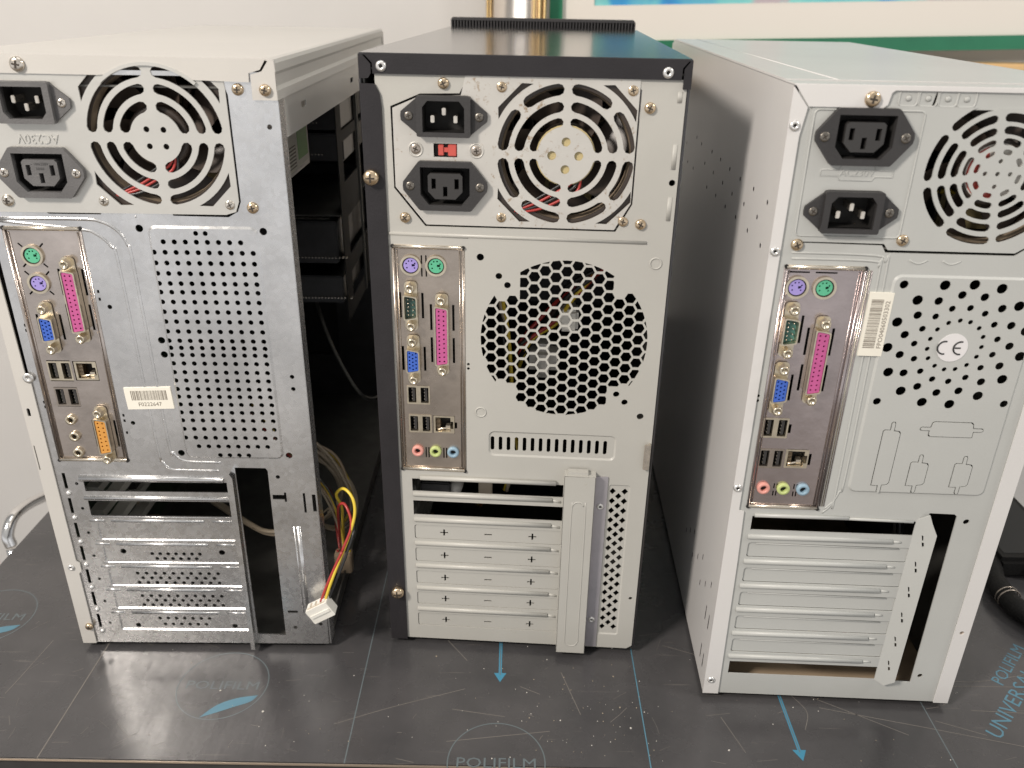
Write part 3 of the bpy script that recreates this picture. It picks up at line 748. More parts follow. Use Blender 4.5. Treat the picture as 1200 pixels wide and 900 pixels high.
g.tube(smooth([(187.8,-9.5,53),(192,-8,66),(199,-4,84),(207,0,104),(211.5,4,120),(210,8,131),(203,14,135),(196,20,126),(197,30,108),(190,60,70),(186,79,34)], 8), 1.15, 'yel', 7)
g.tube(smooth([(185,-10,53),(189,-8,64),(196,-5,80),(202,-3,93)], 6), 1.1, 'red', 7)
g.tube(smooth([(202,-3,93),(209,2,112),(204,10,124),(197,18,116),(189,50,74),(182,79,34)], 8), 1.1, 'red', 7)
g.tube(smooth([(189,-8,50),(193,-4,60),(203,6,84),(208,16,100),(196,45,78),(186,79,34)], 8), 1.0, 'blk', 7)
W = g.build('power_cable', T); tag(W, 'loose yellow, red and orange drive power lead hanging out of the open side')
g = G()
X = lambda a, b, w: (185+a*.85-b*.5, w, 46.5+a*.5+b*.85)
g.prism(rrect(-9.2,-6.4,9.2,6.4,.8,2), -14.5, -5.5, 'pinwhite', X); g.prism(rect(-8,-1.2,8,1.2), -15.3, -14.4, 'pinwhite', X)
for k in range(4): g.prism(circ(-6.6+k*4.4, 6.3, 1.5, 10), -12, -8, 'pinwhite', X)
g.prism(rect(-7.5,5.8,7.5,6.5), -13, -7, 'beigew', X)
g.build('plug', W)
# screws
for u, v, r, m in ((45.5,416.2,4.1,'chrome'),(164.7,404.6,3.3,'gold'),(21.8,340.4,3.6,'chrome'),(165.4,337.9,3.4,'gold'),(180.4,404.6,3.3,'gold'),(6.6,19.6,2.9,'gold')):
    screw(T, *c(u, v, 2), -1.5 if v > 410 or u > 175 or u < 9 else 0, r, m, 2.2)
rivet(T, 4.1+1.2, 75.5, -1.4, 2.6)

# ================================================================== MIDDLE TOWER: black cover, grey-beige back
MX, MY, MA = -88.5, 498.9, R(-2.94)
T = thing('computer_tower', 'black covered computer tower with beige back and honeycomb vent, between the other two towers', 'computer case', (MX, MY, 0), MA, 'old computer towers standing backs forward')
TM = T
c = lambda u, v, p: cor(MX, MY, u, v, p)
g = G(); H = []
psu = [(16.4,350),(34.5,327.4),(149,327.4),(157.8,344),(158.4,408),(155,411.4),(60,411.8),(56,404.2),(33.4,403.6),(16.2,396.4)]
H.append(psu); H.append(rect(12.9, 155.6, 58.2, 315.6))
# honeycomb
hx, hy, hr = 121.0, 255.8, 53.0; p = 7.9; dx = 6.66; big = circ(hx, hy, hr, 64)
lines = [lambda u, v, a=big[i], b=big[(i+1)%64]: (b[0]-a[0])*(v-a[1])-(b[1]-a[1])*(u-a[0]) for i in range(64)]
nt_ = [(92.5,285,-1,1),(150.4,289,1,1),(91.3,224.6,-1,-1),(150.6,225,1,-1)]
for i in range(-9, 10):
    for j in range(-8, 9):
        cu = 121.3+i*dx; cv = 254.2+j*p+(p/2 if i % 2 else 0)
        inside = [(sx*(cu-a) > 0 and sy*(cv-b) > 0) for a, b, sx, sy in nt_]
        if any(inside): continue
        h = [(cu+3.72*math.cos(PI/3*k), cv+3.72*math.sin(PI/3*k)) for k in range(6)]
        if math.hypot(cu-hx, cv-hy) > hr+5: continue
        if math.hypot(cu-hx, cv-hy) > hr-4.5:
            for f in lines:
                h = clip(h, f)
                if len(h) < 3: break
        if len(h) < 3: continue
        for a, b, sx, sy in nt_:
            if any(sx*(x-a) > 0 and sy*(y-b) > 0 for x, y in h):
                if sx*(cu-a) <= 0 and abs(cv-b) < 60 and sy*(cv-b) > 0: h = clip(h, lambda u, v: -sx*(u-a))
                else: h = clip(h, lambda u, v: -sy*(v-b))
                if len(h) < 3: break
        if len(h) >= 3 and area(h) > 2.5: H.append(h)
H += [circ(u, v, 2.3, 14) for u, v in ((67.8,309.1),(173.7,204.1))]+[circ(u, v, 2.1, 14) for u, v in ((79.3,297.4),(84.7,291.7),(156.9,219.7),(162.7,214.1))]
H += [circ(u, v, 1.0, 8) for u, v in ((60.0,237.1),(60.0,234))]+[circ(179.8,357.3,1.9,12), circ(178.7,53.6,1.4,10)]
H.append(g.tray(73.4, 169.5, 159.4, 188.6, 4, .9, 1.2, 'beige', [slot(76+i*5.44, 178.9, 2.5, 10.6) for i in range(15)]))
H += [[(20,138.2),(125.5,138.2),(125.5,148.6),(20,148.6)], [(20.2,118.5),(126,118.5),(126,130.6),(20.2,130.6)]]
cv_rows = [(98,110.0),(78,90.0),(58,69.6),(38.6,50.0),(18.4,30.2)]
for a, b in cv_rows: H.append(rrect(20.4, a, 126, b, 1.5, 3))
DV = []
vv = 145.0; k = 0
while vv > 22:
    us = (159.6, 168.0) if k % 2 == 0 else (163.8,)
    DV += [[(u, vv-2.7),(u+2.4, vv),(u, vv+2.7),(u-2.4, vv)] for u in us]; vv -= 3.98; k += 1
H.append(g.tray(156.8, 18.6, 171.6, 150.6, 2, .7, 1, 'beige', [[(a, b) for a, b in d] for d in DV]))
g.plate([(8,6),(179,6),(182.9,9),(183,409),(183,414),(8,414)], H, 0, 1.0, 'beige')
g.ridge([(12,322.2),(60,321.4)], 1.0, 'beige'); g.ridge([(12,322.4),(168,321.2)], 1.1, 'beige', 0, .6)
for v in (135.9,114.6,94.2,74.2,53.8,34.2):
    g.ridge([(20.5,v),(118,v)], 1.9, 'beige', 0, .75); g.ridge([(118,v-.3),(124,v-1.4)], 1.0, 'beige', 0, .6)
g.tube([(26,-1.2,150.2),(120.2,-1.2,150.4)], 1.7, 'beige', 8)
for u, v, h in ((179.7,404.8,6),(179.7,372,14),(179.6,342,14)): g.ridge([(u,v-h/2),(u,v+h/2)], 1.4, 'beige', 0, .25)
for u, v in ((174.7,308.7),(68.1,202.6)): g.tube([(u+3.4*math.cos(t), 0, v+3.4*math.sin(t)) for t in [2*PI*i/20 for i in range(20)]], .55, 'beige', 6, True)
g.build('rear_panel', T)
for a, b in cv_rows:
    g = G(); pl = []
    for u in (41.6,105.1):
        v = (a+b)/2-.2; pl.append([(u-.6,v-2.8),(u+.6,v-2.8),(u+.6,v-.6),(u+2.8,v-.6),(u+2.8,v+.6),(u+.6,v+.6),(u+.6,v+2.8),(u-.6,v+2.8),(u-.6,v+.6),(u-2.8,v+.6),(u-2.8,v-.6),(u-.6,v-.6)])
    pl.append(rect(70.7, (a+b)/2-.8, 76, (a+b)/2+.4))
    g.plate(rrect(20.8, a+.35, 125.9, b-.35, 1.4, 3), pl, .5, .8, 'beige'); g.build('card_slot_cover', T)
g = G()
g.box(125.7, 147.0, 5.8, 160.4, -8, -7, 'beige', .4); g.box(125.7, 126.7, 5.8, 160.4, -7.6, .1, 'beige'); g.box(146, 147, 5.8, 160.4, -7.6, .1, 'beige'); g.box(125.7, 147, 159.4, 160.5, -7.6, .2, 'beige')
g.tube([(136+3.6*math.cos(t), -8, 137+3.2*math.sin(t)) for t in [PI*i/10 for i in range(11)]], .5, 'beige', 6, flat=.6)
g.tube(smooth([(132,-8,140),(131.6,-8,120),(131.6,-8,30),(132,-8,16),(136.5,-8,12.8),(141,-8,16),(141.4,-8,30),(141.4,-8,120),(141,-8,140)], 5), .45, 'beige', 6, flat=.6)
g.box(128, 142, 160.2, 162.8, -6, -1, 'beige', .3)
g.build('card_rail', T)
g = G(); g.plate(rect(145, 7.2, 155.8, 157), [], -.9, .8, 'lav'); SP = g.build('backing_strip', T)
rivet(T, 12.2, 417.9, -1.5, 3.1); rivet(T, 171.8, 417.6, -1.5, 3.1); rivet(T, 151.6, 133, -.9, 2.6); rivet(T, 151.2, 33, -.9, 2.6)
g = G(); g.box(178.2, 182, 165, 184.5, -3.2, -1.6, 'chrome', .5); g.box(181, 182.4, 165, 184.5, -3, 4, 'chrome', .4); g.build('lock_clip', T)
# power supply
g = G(); fc = (117.3, 371.2); hs = []
for q in range(8):
    rm = 36.6; d = math.asin(2.0/rm); a0 = q*PI/4; hs.append(arcslot(*fc, 39.8, 33.4, a0+(.0 if q % 2 else 0)+d, a0+PI/4-d, 8))
for r1, r0 in ((30.2,24.4),(21.5,16.4)):
    for q in range(4):
        rm = (r1+r0)/2; d = math.asin(1.9/rm); hs.append(arcslot(*fc, r1, r0, q*PI/2+d, (q+1)*PI/2-d, 12))
for sx in (-1,1):
    for sy in (-1,1): hs.append(cornerslot(*fc, 43.6, sx, sy, 39.6, 26))
for a, b in ((0,7.8),(-8,0),(7.6,0),(0,-7.8)): hs.append(circ(fc[0]+a, fc[1]+b, 2.6, 16))
ic, oc = c(46.9, 391.3, 3), c(47.0, 351.5, 3.4)
hs += [rrect(ic[0]-13, ic[1]-9.5, ic[0]+13, ic[1]+9.5, 1), rrect(oc[0]-15.5, oc[1]-12, oc[0]+15.5, oc[1]+12, 1), rect(40.6, 368.7, 54.4, 376.4)]
po = [(17.4,350.8),(35.2,328.6),(148,328.6),(156.8,344.6),(157.4,420),(61,420),(56.8,403.2),(34,402.6),(17.4,395.6)]
g.plate(po, hs, -.4, 1, 'silver')
for u in (30.1, 65.6): g.tube([(u+4*math.cos(t), -.4, 372.8+4*math.sin(t)) for t in [2*PI*i/20 for i in range(20)]], .5, 'silver', 6, True)
psu_shell(g, 10, 160, 328, 414, 141)
g.prism(circ(fc[0], fc[1], 17.2, 30), 1.0, 1.3, 'yellowst')
PS = g.build('power_supply', T)
power_inlet(PS, *ic, -.4); power_outlet(PS, *oc, -.4)
fan(PS, *fc, 1.9, 'yellowst', .1); fan_wires(PS, *fc, 1.1, ['blk','red','blk','red'])
g = G(); g.box(41, 54, 369, 376, 2, 3, 'dark'); g.box(43.2, 46.5, 369.4, 375.8, .2, 2, 'redsw', .4); g.box(46.5, 49, 371.4, 374, .8, 2, 'redsw'); g.box(49, 54, 369.2, 376, -.2, 2, 'redsw', .4); g.build('voltage_switch', PS)
screw(PS, 30.1, 373, -.3, 3.0, 'nickel', .8); screw(PS, 65.6, 372.6, -.3, 3.0, 'nickel', .8)
for u, v in ((80,408.1),(153.5,407.7),(80.4,334.1),(153,333.8)): screw(PS, u, v, -.4, 2.9, 'gold', .8)
for u, v in ((46.8,409.2),(22.1,331.9),(163.8,331.9),(163.8,398.4)): screw(T, *c(u, v, 2), 0, 3.2, 'gold', 2)
# port plate
lc = c(43, 255.2, 5); sc_ = c(23.4, 274.2, 5); vc = c(23.8, 237.2, 5)
pa, pb = c(24.4, 302.2, 1), c(40.2, 302.3, 1)
hs = [circ(*pa, 6.2, 20), circ(*pb, 6.2, 20)]+slits(*lc, 9, 40, 2, 5)+slits(*sc_, 9, 17, 1)+slits(*vc, 9, 17, 1)
hs += [rect(18.9, 206.4, 34.1, 219.7), rect(19.7, 185, 34.5, 198.3), rect(35.6, 185, 50.4, 198.2), rect(50.4,189,52,193.5)]
hs += [rect(a, b, a+.9, b+5.5) for a in (30.8, 33.6) for b in (295.2, 303.4)]+[rect(a, 165.6, a+.9, 173.6) for a in (30, 31.9, 42.2, 44.1)]
hs += [circ(u, 169.6, 3.5, 16) for u in (24.6, 36.9, 49)]
SH = shield(T, 12.9, 155.6, 58.2, 315.6, 'nickel', hs)
ps2(SH, *pa, .9, 'purple', 'violet round keyboard port'); ps2(SH, *pb, .9, 'green', 'green round mouse port')
dsub(SH, 'serial_port', *sc_, .4, 8.8, 17, [(-1.5,5,0),(1.5,4,0)], 'teal', True, 12.6)
dsub(SH, 'parallel_port', *lc, .4, 8.8, 41, [(-1.5,13,0),(1.5,12,0)], 'pink', so=24)
dsub(SH, 'video_port', *vc, .4, 8.8, 17, [(-2.1,5,.2),(0,5,-.2),(2.1,5,.2)], 'blue', so=13.3)
usb_pair(SH, 26.5, 213.1, 1.3); usb_pair(SH, 27.1, 191.7, 1.3); rj45(SH, 43, 191.6, 1.3)
for u, m_, l_ in ((24.6,'jpink','pink microphone jack'),(36.9,'jlime','lime green audio jack'),(49,'jblue','pale blue audio jack')): jack(SH, *c(u, 169.8, 2), .9, m_, 4.0, l_)
# covers
g = G()
g.plate([(-.6,411.2),(4.4,411.4),(6.2,414),(6.2,419),(1.5,424.2),(-.6,424)], [], -1.5, 1.2, 'blkflange')
g.plate([(7.2,413.8),(179.4,413.8),(179.6,420),(183.4,424.5),(2.4,424.5),(7.2,419.5)], [], -1.5, 1.2, 'blkflange')
g.plate([(180.6,409.0),(185,409.0),(185,424),(184.2,424.3),(180.6,419.6)], [], -1.5, 1.2, 'blkflange')
g.box(-.6, 184.8, 423.6, 424.9, -1.4, 398, 'blkpaint', .5)
g.build('top_cover', T)
g = G()
g.plate([(-.6,5),(11.8,5),(11.4,396),(10.6,403),(8.0,408.4),(-.6,408.6)], [], -1.4, 1.2, 'blkflange'); g.box(-.8, .4, 5, 424, -1.3, 398, 'blkpaint', .4); g.build('side_cover', T)
g = G(); g.box(183.4, 184.8, 5, 424, .2, 398, 'blkpaint', .4); g.box(180, 183.6, 5, 6, 1, 398, 'cage'); g.build('side_cover', T)
g = G(); g.box(-2, 186, 4, 423, 397, 413, 'bezel', 3)
g.box(0, 184, 422, 425.0, 399, 413, 'bezel', 1); g.prism([(1,431),(183,431),(181,433.6),(3,433.6)], 398.5, 412, 'bezel', inset=(.99,.8))
g.box(2, 182, 423, 431.2, 405, 412, 'dark')
for k in range(61): g.box(1.5+k*3.0, 2.9+k*3.0, 424, 431.3, 399, 410, 'bezel')
g.build('front_bezel', T)
g = G(); g.box(1, 183, 5, 6.2, 1, 396, 'cage'); g.box(1, 183, 416, 417, 1, 396, 'cage'); g.box(1, 2, 6, 416, 1, 396, 'cage'); g.box(182, 183, 6, 416, 1, 396, 'cage'); g.box(1, 183, 6, 416, 394, 396, 'drive')
g.box(30, 165, 200, 400, 230, 390, 'drive', 2)
g.build('chassis_frame', T)
motherboard(T, 3)
feet(T, 184, 409)
for u, v in ((2.9,355.5),(5.6,47.6)):
    g = G(); a, b = c(u, v, 4)
    g.lathe(a, b, [(4.4,-1.4),(4.6,-2.2),(4.6,-4.6),(4.0,-5.6),(1.6,-6.4),(.01,-6.5)], 'gold', 24); g.box(a-2.6, a+2.6, b-.5, b+.5, -6.75, -5.6, 'cross'); g.box(a-.5, a+.5, b-2.6, b+2.6, -6.76, -5.6, 'cross')
    g.build('thumb_screw', T)
bundle(T, 'power_cable', [(150,30,300),(125,40,275),(112,55,250),(95,45,235),(85,70,205)], ['red','red','yel','blk','blk'], 1.5, 5, 8)
bundle(T, 'power_cable', [(80,30,300),(78,36,270),(82,40,240),(88,36,180),(90,34,150),(84,40,120)], ['yel','blk','beigew'], 1.5, 2.5, 9)
bundle(T, 'ribbon_cable', [(75,30,152),(72,32,135),(66,36,118),(60,60,90)], ['beigew','yel','org','beigew'], 2.0, 2.5, 10)
for a_ in ((118, 131, 246, 262, 40, 60, 'pinwhite', 2), (98, 118, 206, 232, 46, 70, 'whitest', 6), (22, 44, 119, 133, 20, 60, 'blkpl', 1), (64, 74, 118, 150, 26, 30, 'beigew', .5)):
    g = G(); g.box(*a_); g.build('inner_connector', T)
g = G(); g.lathe(46, 124, [(.01,24),(5,26),(6,34),(6,60),(.01,60)], 'whitest', 16); g.build('capacitor', T)

# ================================================================== RIGHT TOWER: white cover, pale grey-green back
RX, RY, RA = 140.4, 448.5, R(-1.92)
T = thing('computer_tower', 'white covered computer tower with pale grey back and round CE sticker', 'computer case', (RX, RY, 0), RA, 'old computer towers standing backs forward')
TR = T
c = lambda u, v, p: cor(RX, RY, u, v, p)
g = G(); H = []
H.append([(12,336.4),(13.4,334.6),(60.6,334.2),(63.2,330.2),(133,330.2),(138,334),(161.5,334),(161.5,405.8),(46.8,405.8),(12,405.8)])
H.append(rect(9.9, 162.2, 55.2, 322))
s_ = [(106.4,290.7),(112.5,292.3),(118.4,291.5),(124.1,288.0),(127.6,282.8),(128.2,276.6),(126.9,270.5),(122.6,265.2),(116.7,262.4),(110.5,262.0),(104.6,264.1),(99.8,268.7),(98.0,274.5),(98.4,280.7),(101.1,286.6)]
m_ = [(98.3,294.3),(106.4,299.2),(116.3,299.9),(125.2,296.8),(131.9,290.4),(135.9,281.6),(135.5,272.1),(130.9,263.7),(123.8,257.3),(114.6,254.5),(105.1,255.6),(97.2,260.4),(91.9,268.1),(90.0,277.5),(92.6,286.7)]
l_ = [(88.2,294.8),(97.9,303.5),(110.0,307.4),(122.6,306.5),(133.8,300.1),(141.4,290.1),(143.7,277.6),(141.3,265.2),(133.4,254.8),(121.9,248.6),(109.5,247.0),(97.6,250.6),(87.9,259.0),(83.3,270.4),(83.5,282.8)]
x_ = [(77.7,290.3),(86.2,303.7),(99.3,312.8),(115.4,315.5-2),(130.7,311.7),(142.8,301.8),(150.4,287.1),(151.3,271.5),(145.0,256.8),(133.8,245.7),(118.7,239.7),(102.5,240.5),(88.7,247.4),(79.0,259.2),(75.4,274.6)]
vent = []
for lst, r_ in ((s_,1.45),(m_,1.95),(l_,2.45),(x_,3.0)): vent += [circ(u, v, r_, 14) for u, v in lst]
vent += [circ(76.8,312.6,2.5,14), circ(76.3,240.1,2.4,14), circ(150.1,241,2.4,14), circ(150.5,312,2.4,14)]
def kout(cu, cv, w, L, so, inset=0, horiz=False):       # unused port knock-out
    d = dshape(0, 0, w, L, inset, 1.6, 1.2); e = 1.4-inset; t = so-inset
    top = [(-e, L/2-inset), (-e, t-1), (-e*.5, t), (e*.5, t), (e, t-1), (e, L/2-inset-.5)]
    # walk: outline of D plus two tabs
    pts = [(-w/2+inset, -L/2+inset),(-e,-L/2+inset),(-e,-t+1),(-e*.5,-t),(e*.5,-t),(e,-t+1),(e,-L/2+inset+.4),(w/2-inset-1,-L/2+inset+1),(w/2-inset,-L/2+inset+2.4),(w/2-inset,L/2-inset-2),(w/2-inset-1,L/2-inset-.8),(e,L/2-inset-.4),(e,t-1),(e*.5,t),(-e*.5,t),(-e,t-1),(-e,L/2-inset),(-w/2+inset+1,L/2-inset),(-w/2+inset,L/2-inset-1)]
    if horiz: pts = [(-b, a) for a, b in pts][::1]
    return [(cu+a, cv+b) for a, b in pts]
KO = [((89.2,201.8,11,39.5,25.2),False),((110.4,191.4,11.4,17.4,13.8),False),((137.0,191.4,11.4,17.4,13.8),False),((124.0,222.9,10.6,26.5,18.8),True)]
for a, hz in KO: vent.append(kout(*a, 0, hz))
H.append(g.tray(70.4, 176.6, 154.6, 318.2, 5, -1.0, 1.3, 'grey', vent))
H += [rect(14.8,145,118.4,155.8), rect(15.6,23.2,118.6,34.6)]
rc = [(123.6,135.4),(103.4,115.2),(83.4,95.2),(63.2,75),(43,54.8)]
for a, b in rc: H.append(rrect(15, a, 119, b, 1.8, 3))
H.append([(123.6,22),(143.2,21.8),(142.5,160.8),(140.5,162.4),(125,162.6),(123.8,158)])
H += [circ(149.1,157,2.0,12), circ(148.6,28.2,1.8,12), circ(6.6, 240.8, 1.0, 8), circ(6.6, 237.6, 1.0, 8)]
H.append([(70.8,406.6),(72.2,406.6),(73.6,414.0),(72.0,414.0)])
g.plate([(3,5),(170,5),(170,416),(3,416)], H, 0, 1.0, 'grey')
for cu in (58.6, 68.5, 78.4, 87.8):
    g.tube([(x, 0, y) for x, y in rrect(cu-4.6, 406.9, cu+4.6, 415, 2, 3)], .5, 'grey', 6, True); g.lathe(cu, 410.8, [(1.7,0),(1.0,-.6),(.01,-.7)], 'grey', 12)
for v in (140,120.3,100.4,80.3,59.8,39.3):
    g.ridge([(14,v),(106,v)], 1.9, 'grey', 0, .75); g.ridge([(107,v-.2),(112,v-.4)], .8, 'grey', 0, .7)
g.ridge([(16,156.8),(75,157)], 1.4, 'grey', -.5, .9); g.ridge([(75,156.6),(116,156.0)], 1.0, 'grey', -.5, .9)
for pts in ([(12.5,329),(58,328.4),(64,325),(66,318),(67.8,190),(66,176),(62,165),(58,160)], [(13,325.6),(57,325.2),(61,322),(62.4,315),(64,176),(62.6,168),(59,163)]):
    g.tube(smooth([(u, 0, v) for u, v in pts], 5), .7, 'grey', 6, flat=.45)
for u in (100, 82): g.tube([(u-5+10*i/8, 0, 326.5-2.0*math.sin(PI*i/8)) for i in range(9)], .4, 'grey', 6)
g.build('rear_panel', T)
for a, hz in KO:
    g = G(); g.plate(kout(*a, .5, hz), [], -1.25, .8, 'grey'); g.build('port_blank', T)
for a, b in rc:
    g = G(); g.plate(rrect(15.4, a+.4, 118.6, b-.4, 1.6, 3), [], .9, .8, 'grey'); g.ridge([(20,b-1.0),(112,b-1.4)], .5, 'grey', .5); g.build('card_slot_cover', T)
g = G()
XF = lambda a, b, w: (118.0+a*.88, w-a*.50, b)
g.plate([(0,23),(6.5,21),(12.4,27),(13.2,150),(9.2,157.5),(6.8,163),(0,157)], [[(6.8,v-3.2),(8.0,v-2.6),(7.4,v+.4),(6.0,v+.2)] for v in (142.1,121.6,101.3,80,59.2,37.8)]+[[(6.0,v+1.2),(6.8,v+1.6),(6.2,v+5.0),(5.0,v+5.4)] for v in (142.1,121.6,101.3,80,59.2,37.8)], 0, .8, 'grey', XF)
g.build('card_rail', T)
g = G(); g.prism(circ(111.8, 275.8, 8.6, 40), -1.3, -1.0, 'glassw')
for cx, mid in ((107.2,0),(116.2,1)):
    arc = [(cx+3.9*math.cos(t), -1.4, 275.8+3.9*math.sin(t)) for t in [R(80)+R(200)*i/14 for i in range(15)]]
    g.tube(arc, .52, 'inkb', 6, flat=.5)
    if mid: g.tube([(cx-3.6,-1.4,275.8),(cx+.1,-1.4,275.8)], .48, 'inkb', 6, flat=.5)
g.build('round_sticker', T)
barcode(T, 66.0, 288.4, 38.4, 13.4, R(90)-R(4.6)*0, 'FPO04060503302', False, -1.25)
# power supply
g = G(); fc = (112.3, 374.0); hs = []
for ri, (r1, r0) in enumerate(((37.8,33.3),(30.8,26.4),(24.4,20.2),(18.4,14.8))):
    for q in range(8):
        rm = (r1+r0)/2; d = math.asin(1.55/rm); a0 = R(10)+q*PI/4; hs.append(arcslot(*fc, r1, r0, a0+d, a0+PI/4-d, 7))
for q in range(8):
    if q % 2 == 0 or True:
        a0 = R(10)+q*PI/4+.0; d = .17; hs.append(arcslot(*fc, 12.9, 10.1, a0+d, a0+PI/4-d, 4))
for a, b in ((0,6.6),(-6.5,0),(0,0),(6.5,0),(0,-6.6)): hs.append(circ(fc[0]+a, fc[1]+b, 1.25, 10))
oc, ic = c(40.6, 391.0, 3.4), c(41.0, 351.8, 3)
hs += [rrect(ic[0]-13, ic[1]-9.5, ic[0]+13, ic[1]+9.5, 1), rrect(oc[0]-15.5, oc[1]-12, oc[0]+15.5, oc[1]+12, 1)]
g.plate([(11,336.5),(13.5,335.4),(61.4,335.2),(64,331.8),(132.4,331.8),(137.6,335.4),(161,335.4),(161,407),(11,407)], hs, -.4, 1, 'grey')
g.tube([(x, -.4, y) for x, y in rrect(12.6, 338.6, 68.6, 404.6, 2.5)], .5, 'grey', 6, True)
g.tube([(x, -.4, y) for x, y in [(20.6,374.4),(20.6,371),(30,371),(31,369),(48,369),(49,371),(58.4,371),(58.4,374.4),(49,374.4),(48,376.6),(31,376.6),(30,374.4)]], .35, 'grey', 6, True)
text_geo(g, 'AC230V', 39.5, 372.8, 5.2, 'grey', -.3, .45)
psu_shell(g, 10, 161, 331, 414, 141)
PS = g.build('power_supply', T)
power_outlet(PS, *oc, -.4); power_inlet(PS, *ic, -.4)
fan(PS, *fc, 2.2, 'whitest', .5, art=True)
screw(PS, *c(71.6, 336.9, 2), -.4, 3.2, 'gold', 1.6); screw(T, *c(15.3, 332.9, 2), 0, 3.4, 'gold', 1.8)
# port plate
lc = c(38.6, 262.6, 5); sc_ = c(19.8, 281.6, 5); vc = c(19.6, 244.2, 5); pa, pb = c(18.9, 308.6, 1), c(34.2, 308.7, 1)
hs = [circ(*pa, 6.2, 20), circ(*pb, 6.2, 20)]+slits(*lc, 9, 40, 2, 6)+slits(*sc_, 9, 17, 1)+slits(*vc, 9, 17, 1)
hs += [rect(pa[0]-6, 317.2, pa[0]+6, 318.1), rect(pb[0]-6, 317.2, pb[0]+6, 318.1)]
hs += [rect(12.4, 212.6, 27.6, 226), rect(13.0, 191.2, 28, 204.8), rect(29.6, 191.6, 42.4, 204.9), rect(27.8,216,29.6,222), rect(43.4,194,45,202)]
hs += [circ(u, 175.4, 3.5, 16) for u in (19.4, 31.8, 44.1)]+[rect(a, b, a+.8, b+3.6) for a in (25, 26.8, 37.4, 39.2) for b in (171.0, 176.4)]
SH = shield(T, 9.9, 162.2, 55.2, 322, 'nickelR', hs)
g = G()
for k in range(3): g.tube([(55.6+k*1.2, -.2, 165),(55.6+k*1.2, -.2, 320)], .35, 'rim' if k == 1 else 'nickelR', 6)
g.build('plate_edge_trim', SH)
ps2(SH, *pa, .9, 'purple', 'violet round keyboard port'); ps2(SH, *pb, .9, 'green', 'green round mouse port')
dsub(SH, 'serial_port', *sc_, .4, 8.8, 17, [(-1.5,5,0),(1.5,4,0)], 'tealR', True, 13.2)
dsub(SH, 'parallel_port', *lc, .4, 8.8, 41, [(-1.5,13,0),(1.5,12,0)], 'pink', so=24)
dsub(SH, 'video_port', *vc, .4, 8.8, 17, [(-2.1,5,.2),(0,5,-.2),(2.1,5,.2)], 'blue', so=13.2)
usb_pair(SH, 20, 219.3, 1.3); usb_pair(SH, 20.5, 198, 1.3, 'nickel'); rj45(SH, 36, 198.2, 1.3)
for u, m2, l2 in ((19.4,'jpink','pink microphone jack'),(31.8,'jlime','lime green audio jack'),(44,'jblue','pale blue audio jack')): jack(SH, *c(u, 175.6, 2), .9, m2, 4.0, l2)
# covers
sd = [(311.5,338.3),(262.8,350.5),(296.4,324.7),(238.3,349.1),(192.5,350.6),(265.1,325.1),(215.9,337.9),(178.7,337.8),(158.5,350.9),(197.4,323.3),(159.9,325),(141.7,337.9),(124.2,350.7),(124.2,325.3),(108.2,337.5),(90.5,350.8),(71.7,339),(52.7,352.4),(17.9,352.2),(89.7,326.3),(35.6,339.6),(54,326.8),(19.7,327)]
sl = [(117.8,61.7),(103.9,71.4),(88.8,80.3),(85.8,60.8),(67.8,72.8),(52.3,83.9),(50.8,61.9),(34.8,73.3),(18.5,85.5)]
g = G(); SX = lambda a, b, w: (w, a, b)
hh = [circ(a, b, 1.5, 8) for a, b in sd]+[slot(a, b, 1.6, 5) for a, b in sl]
hh += [[(a-.7,b-7),(a+1.2,b-6.6),(a+.6,b+6),(a-.9,b+5)] for a, b in ((22.3,58.6),(11.5,59),(21,25),(11.7,24.1))]
g.plate(rect(-.6, 5, 450, 416), hh, 0, 1, 'white', SX, 'blkflange')  # hole walls coloured black to stand for the shade inside them
g.plate([(-.2,5),(10.7,5),(9.6,120),(8.7,159.6),(5.4,160.6),(6.2,391),(8.4,405.4),(.2,415.4),(-.2,415)], [], -1.2, 1, 'white')
g.build('side_cover', T)
g = G()
g.plate([(162.4,5),(172.4,5),(172.4,415),(161.8,415)], [circ(167.2,68.5,1.6,12)], -1.2, 1, 'white'); g.prism(circ(167.2,68.5,1.6,12), -.4, 0, 'nickel')
g.box(171.6, 172.6, 5, 416, -.8, 450, 'white', .3); g.build('side_cover', T)
g = G()
g.plate([(8.8,405.9),(46.4,405.9),(48.4,407.5),(49.4,413.2),(51,414.5),(161.6,414.5),(161.6,416.6),(.6,416.6)], [], -1.2, 1, 'white')
g.box(0, 172.6, 415.9, 416.9, -1.1, 450, 'white', .4); g.box(0.6, 172, 416.8, 417.3, 20, 448, 'white', .2)
g.tube([(28,20,417.3),(22,448,417.3)], .35, 'white', 6)
g.build('top_cover', T)
g = G(); g.box(0, 172.4, 6, 416.4, 449, 462, 'white', 3); g.build('front_bezel', T)
g = G(); g.box(2, 171, 5, 6.2, 1, 448, 'brownc'); g.box(2, 171, 414, 415, 1, 448, 'cage'); g.box(2.6, 3.4, 6, 414, 1, 448, 'dark'); g.box(170.4, 171.4, 6, 414, 1, 448, 'cage'); g.box(2, 171, 6, 414, 446, 448, 'drive')  # floor coloured for a brown reflection, left sheet for shade behind the holes
g.box(30, 160, 180, 400, 250, 440, 'drive', 2); g.build('chassis_frame', T)
motherboard(T, 3, D=260)
feet(T, 172, 451)
bundle(T, 'power_cable', [(80,34,42),(86,26,33),(94,24,29),(102,26,31),(108,34,40)], ['red','red','beigew'], 1.3, 1.6, 12)
bundle(T, 'ribbon_cable', [(76,40,44),(84,34,30),(92,36,20),(112,50,12)], ['beigew','yel','beigew'], 2.0, 2, 13)
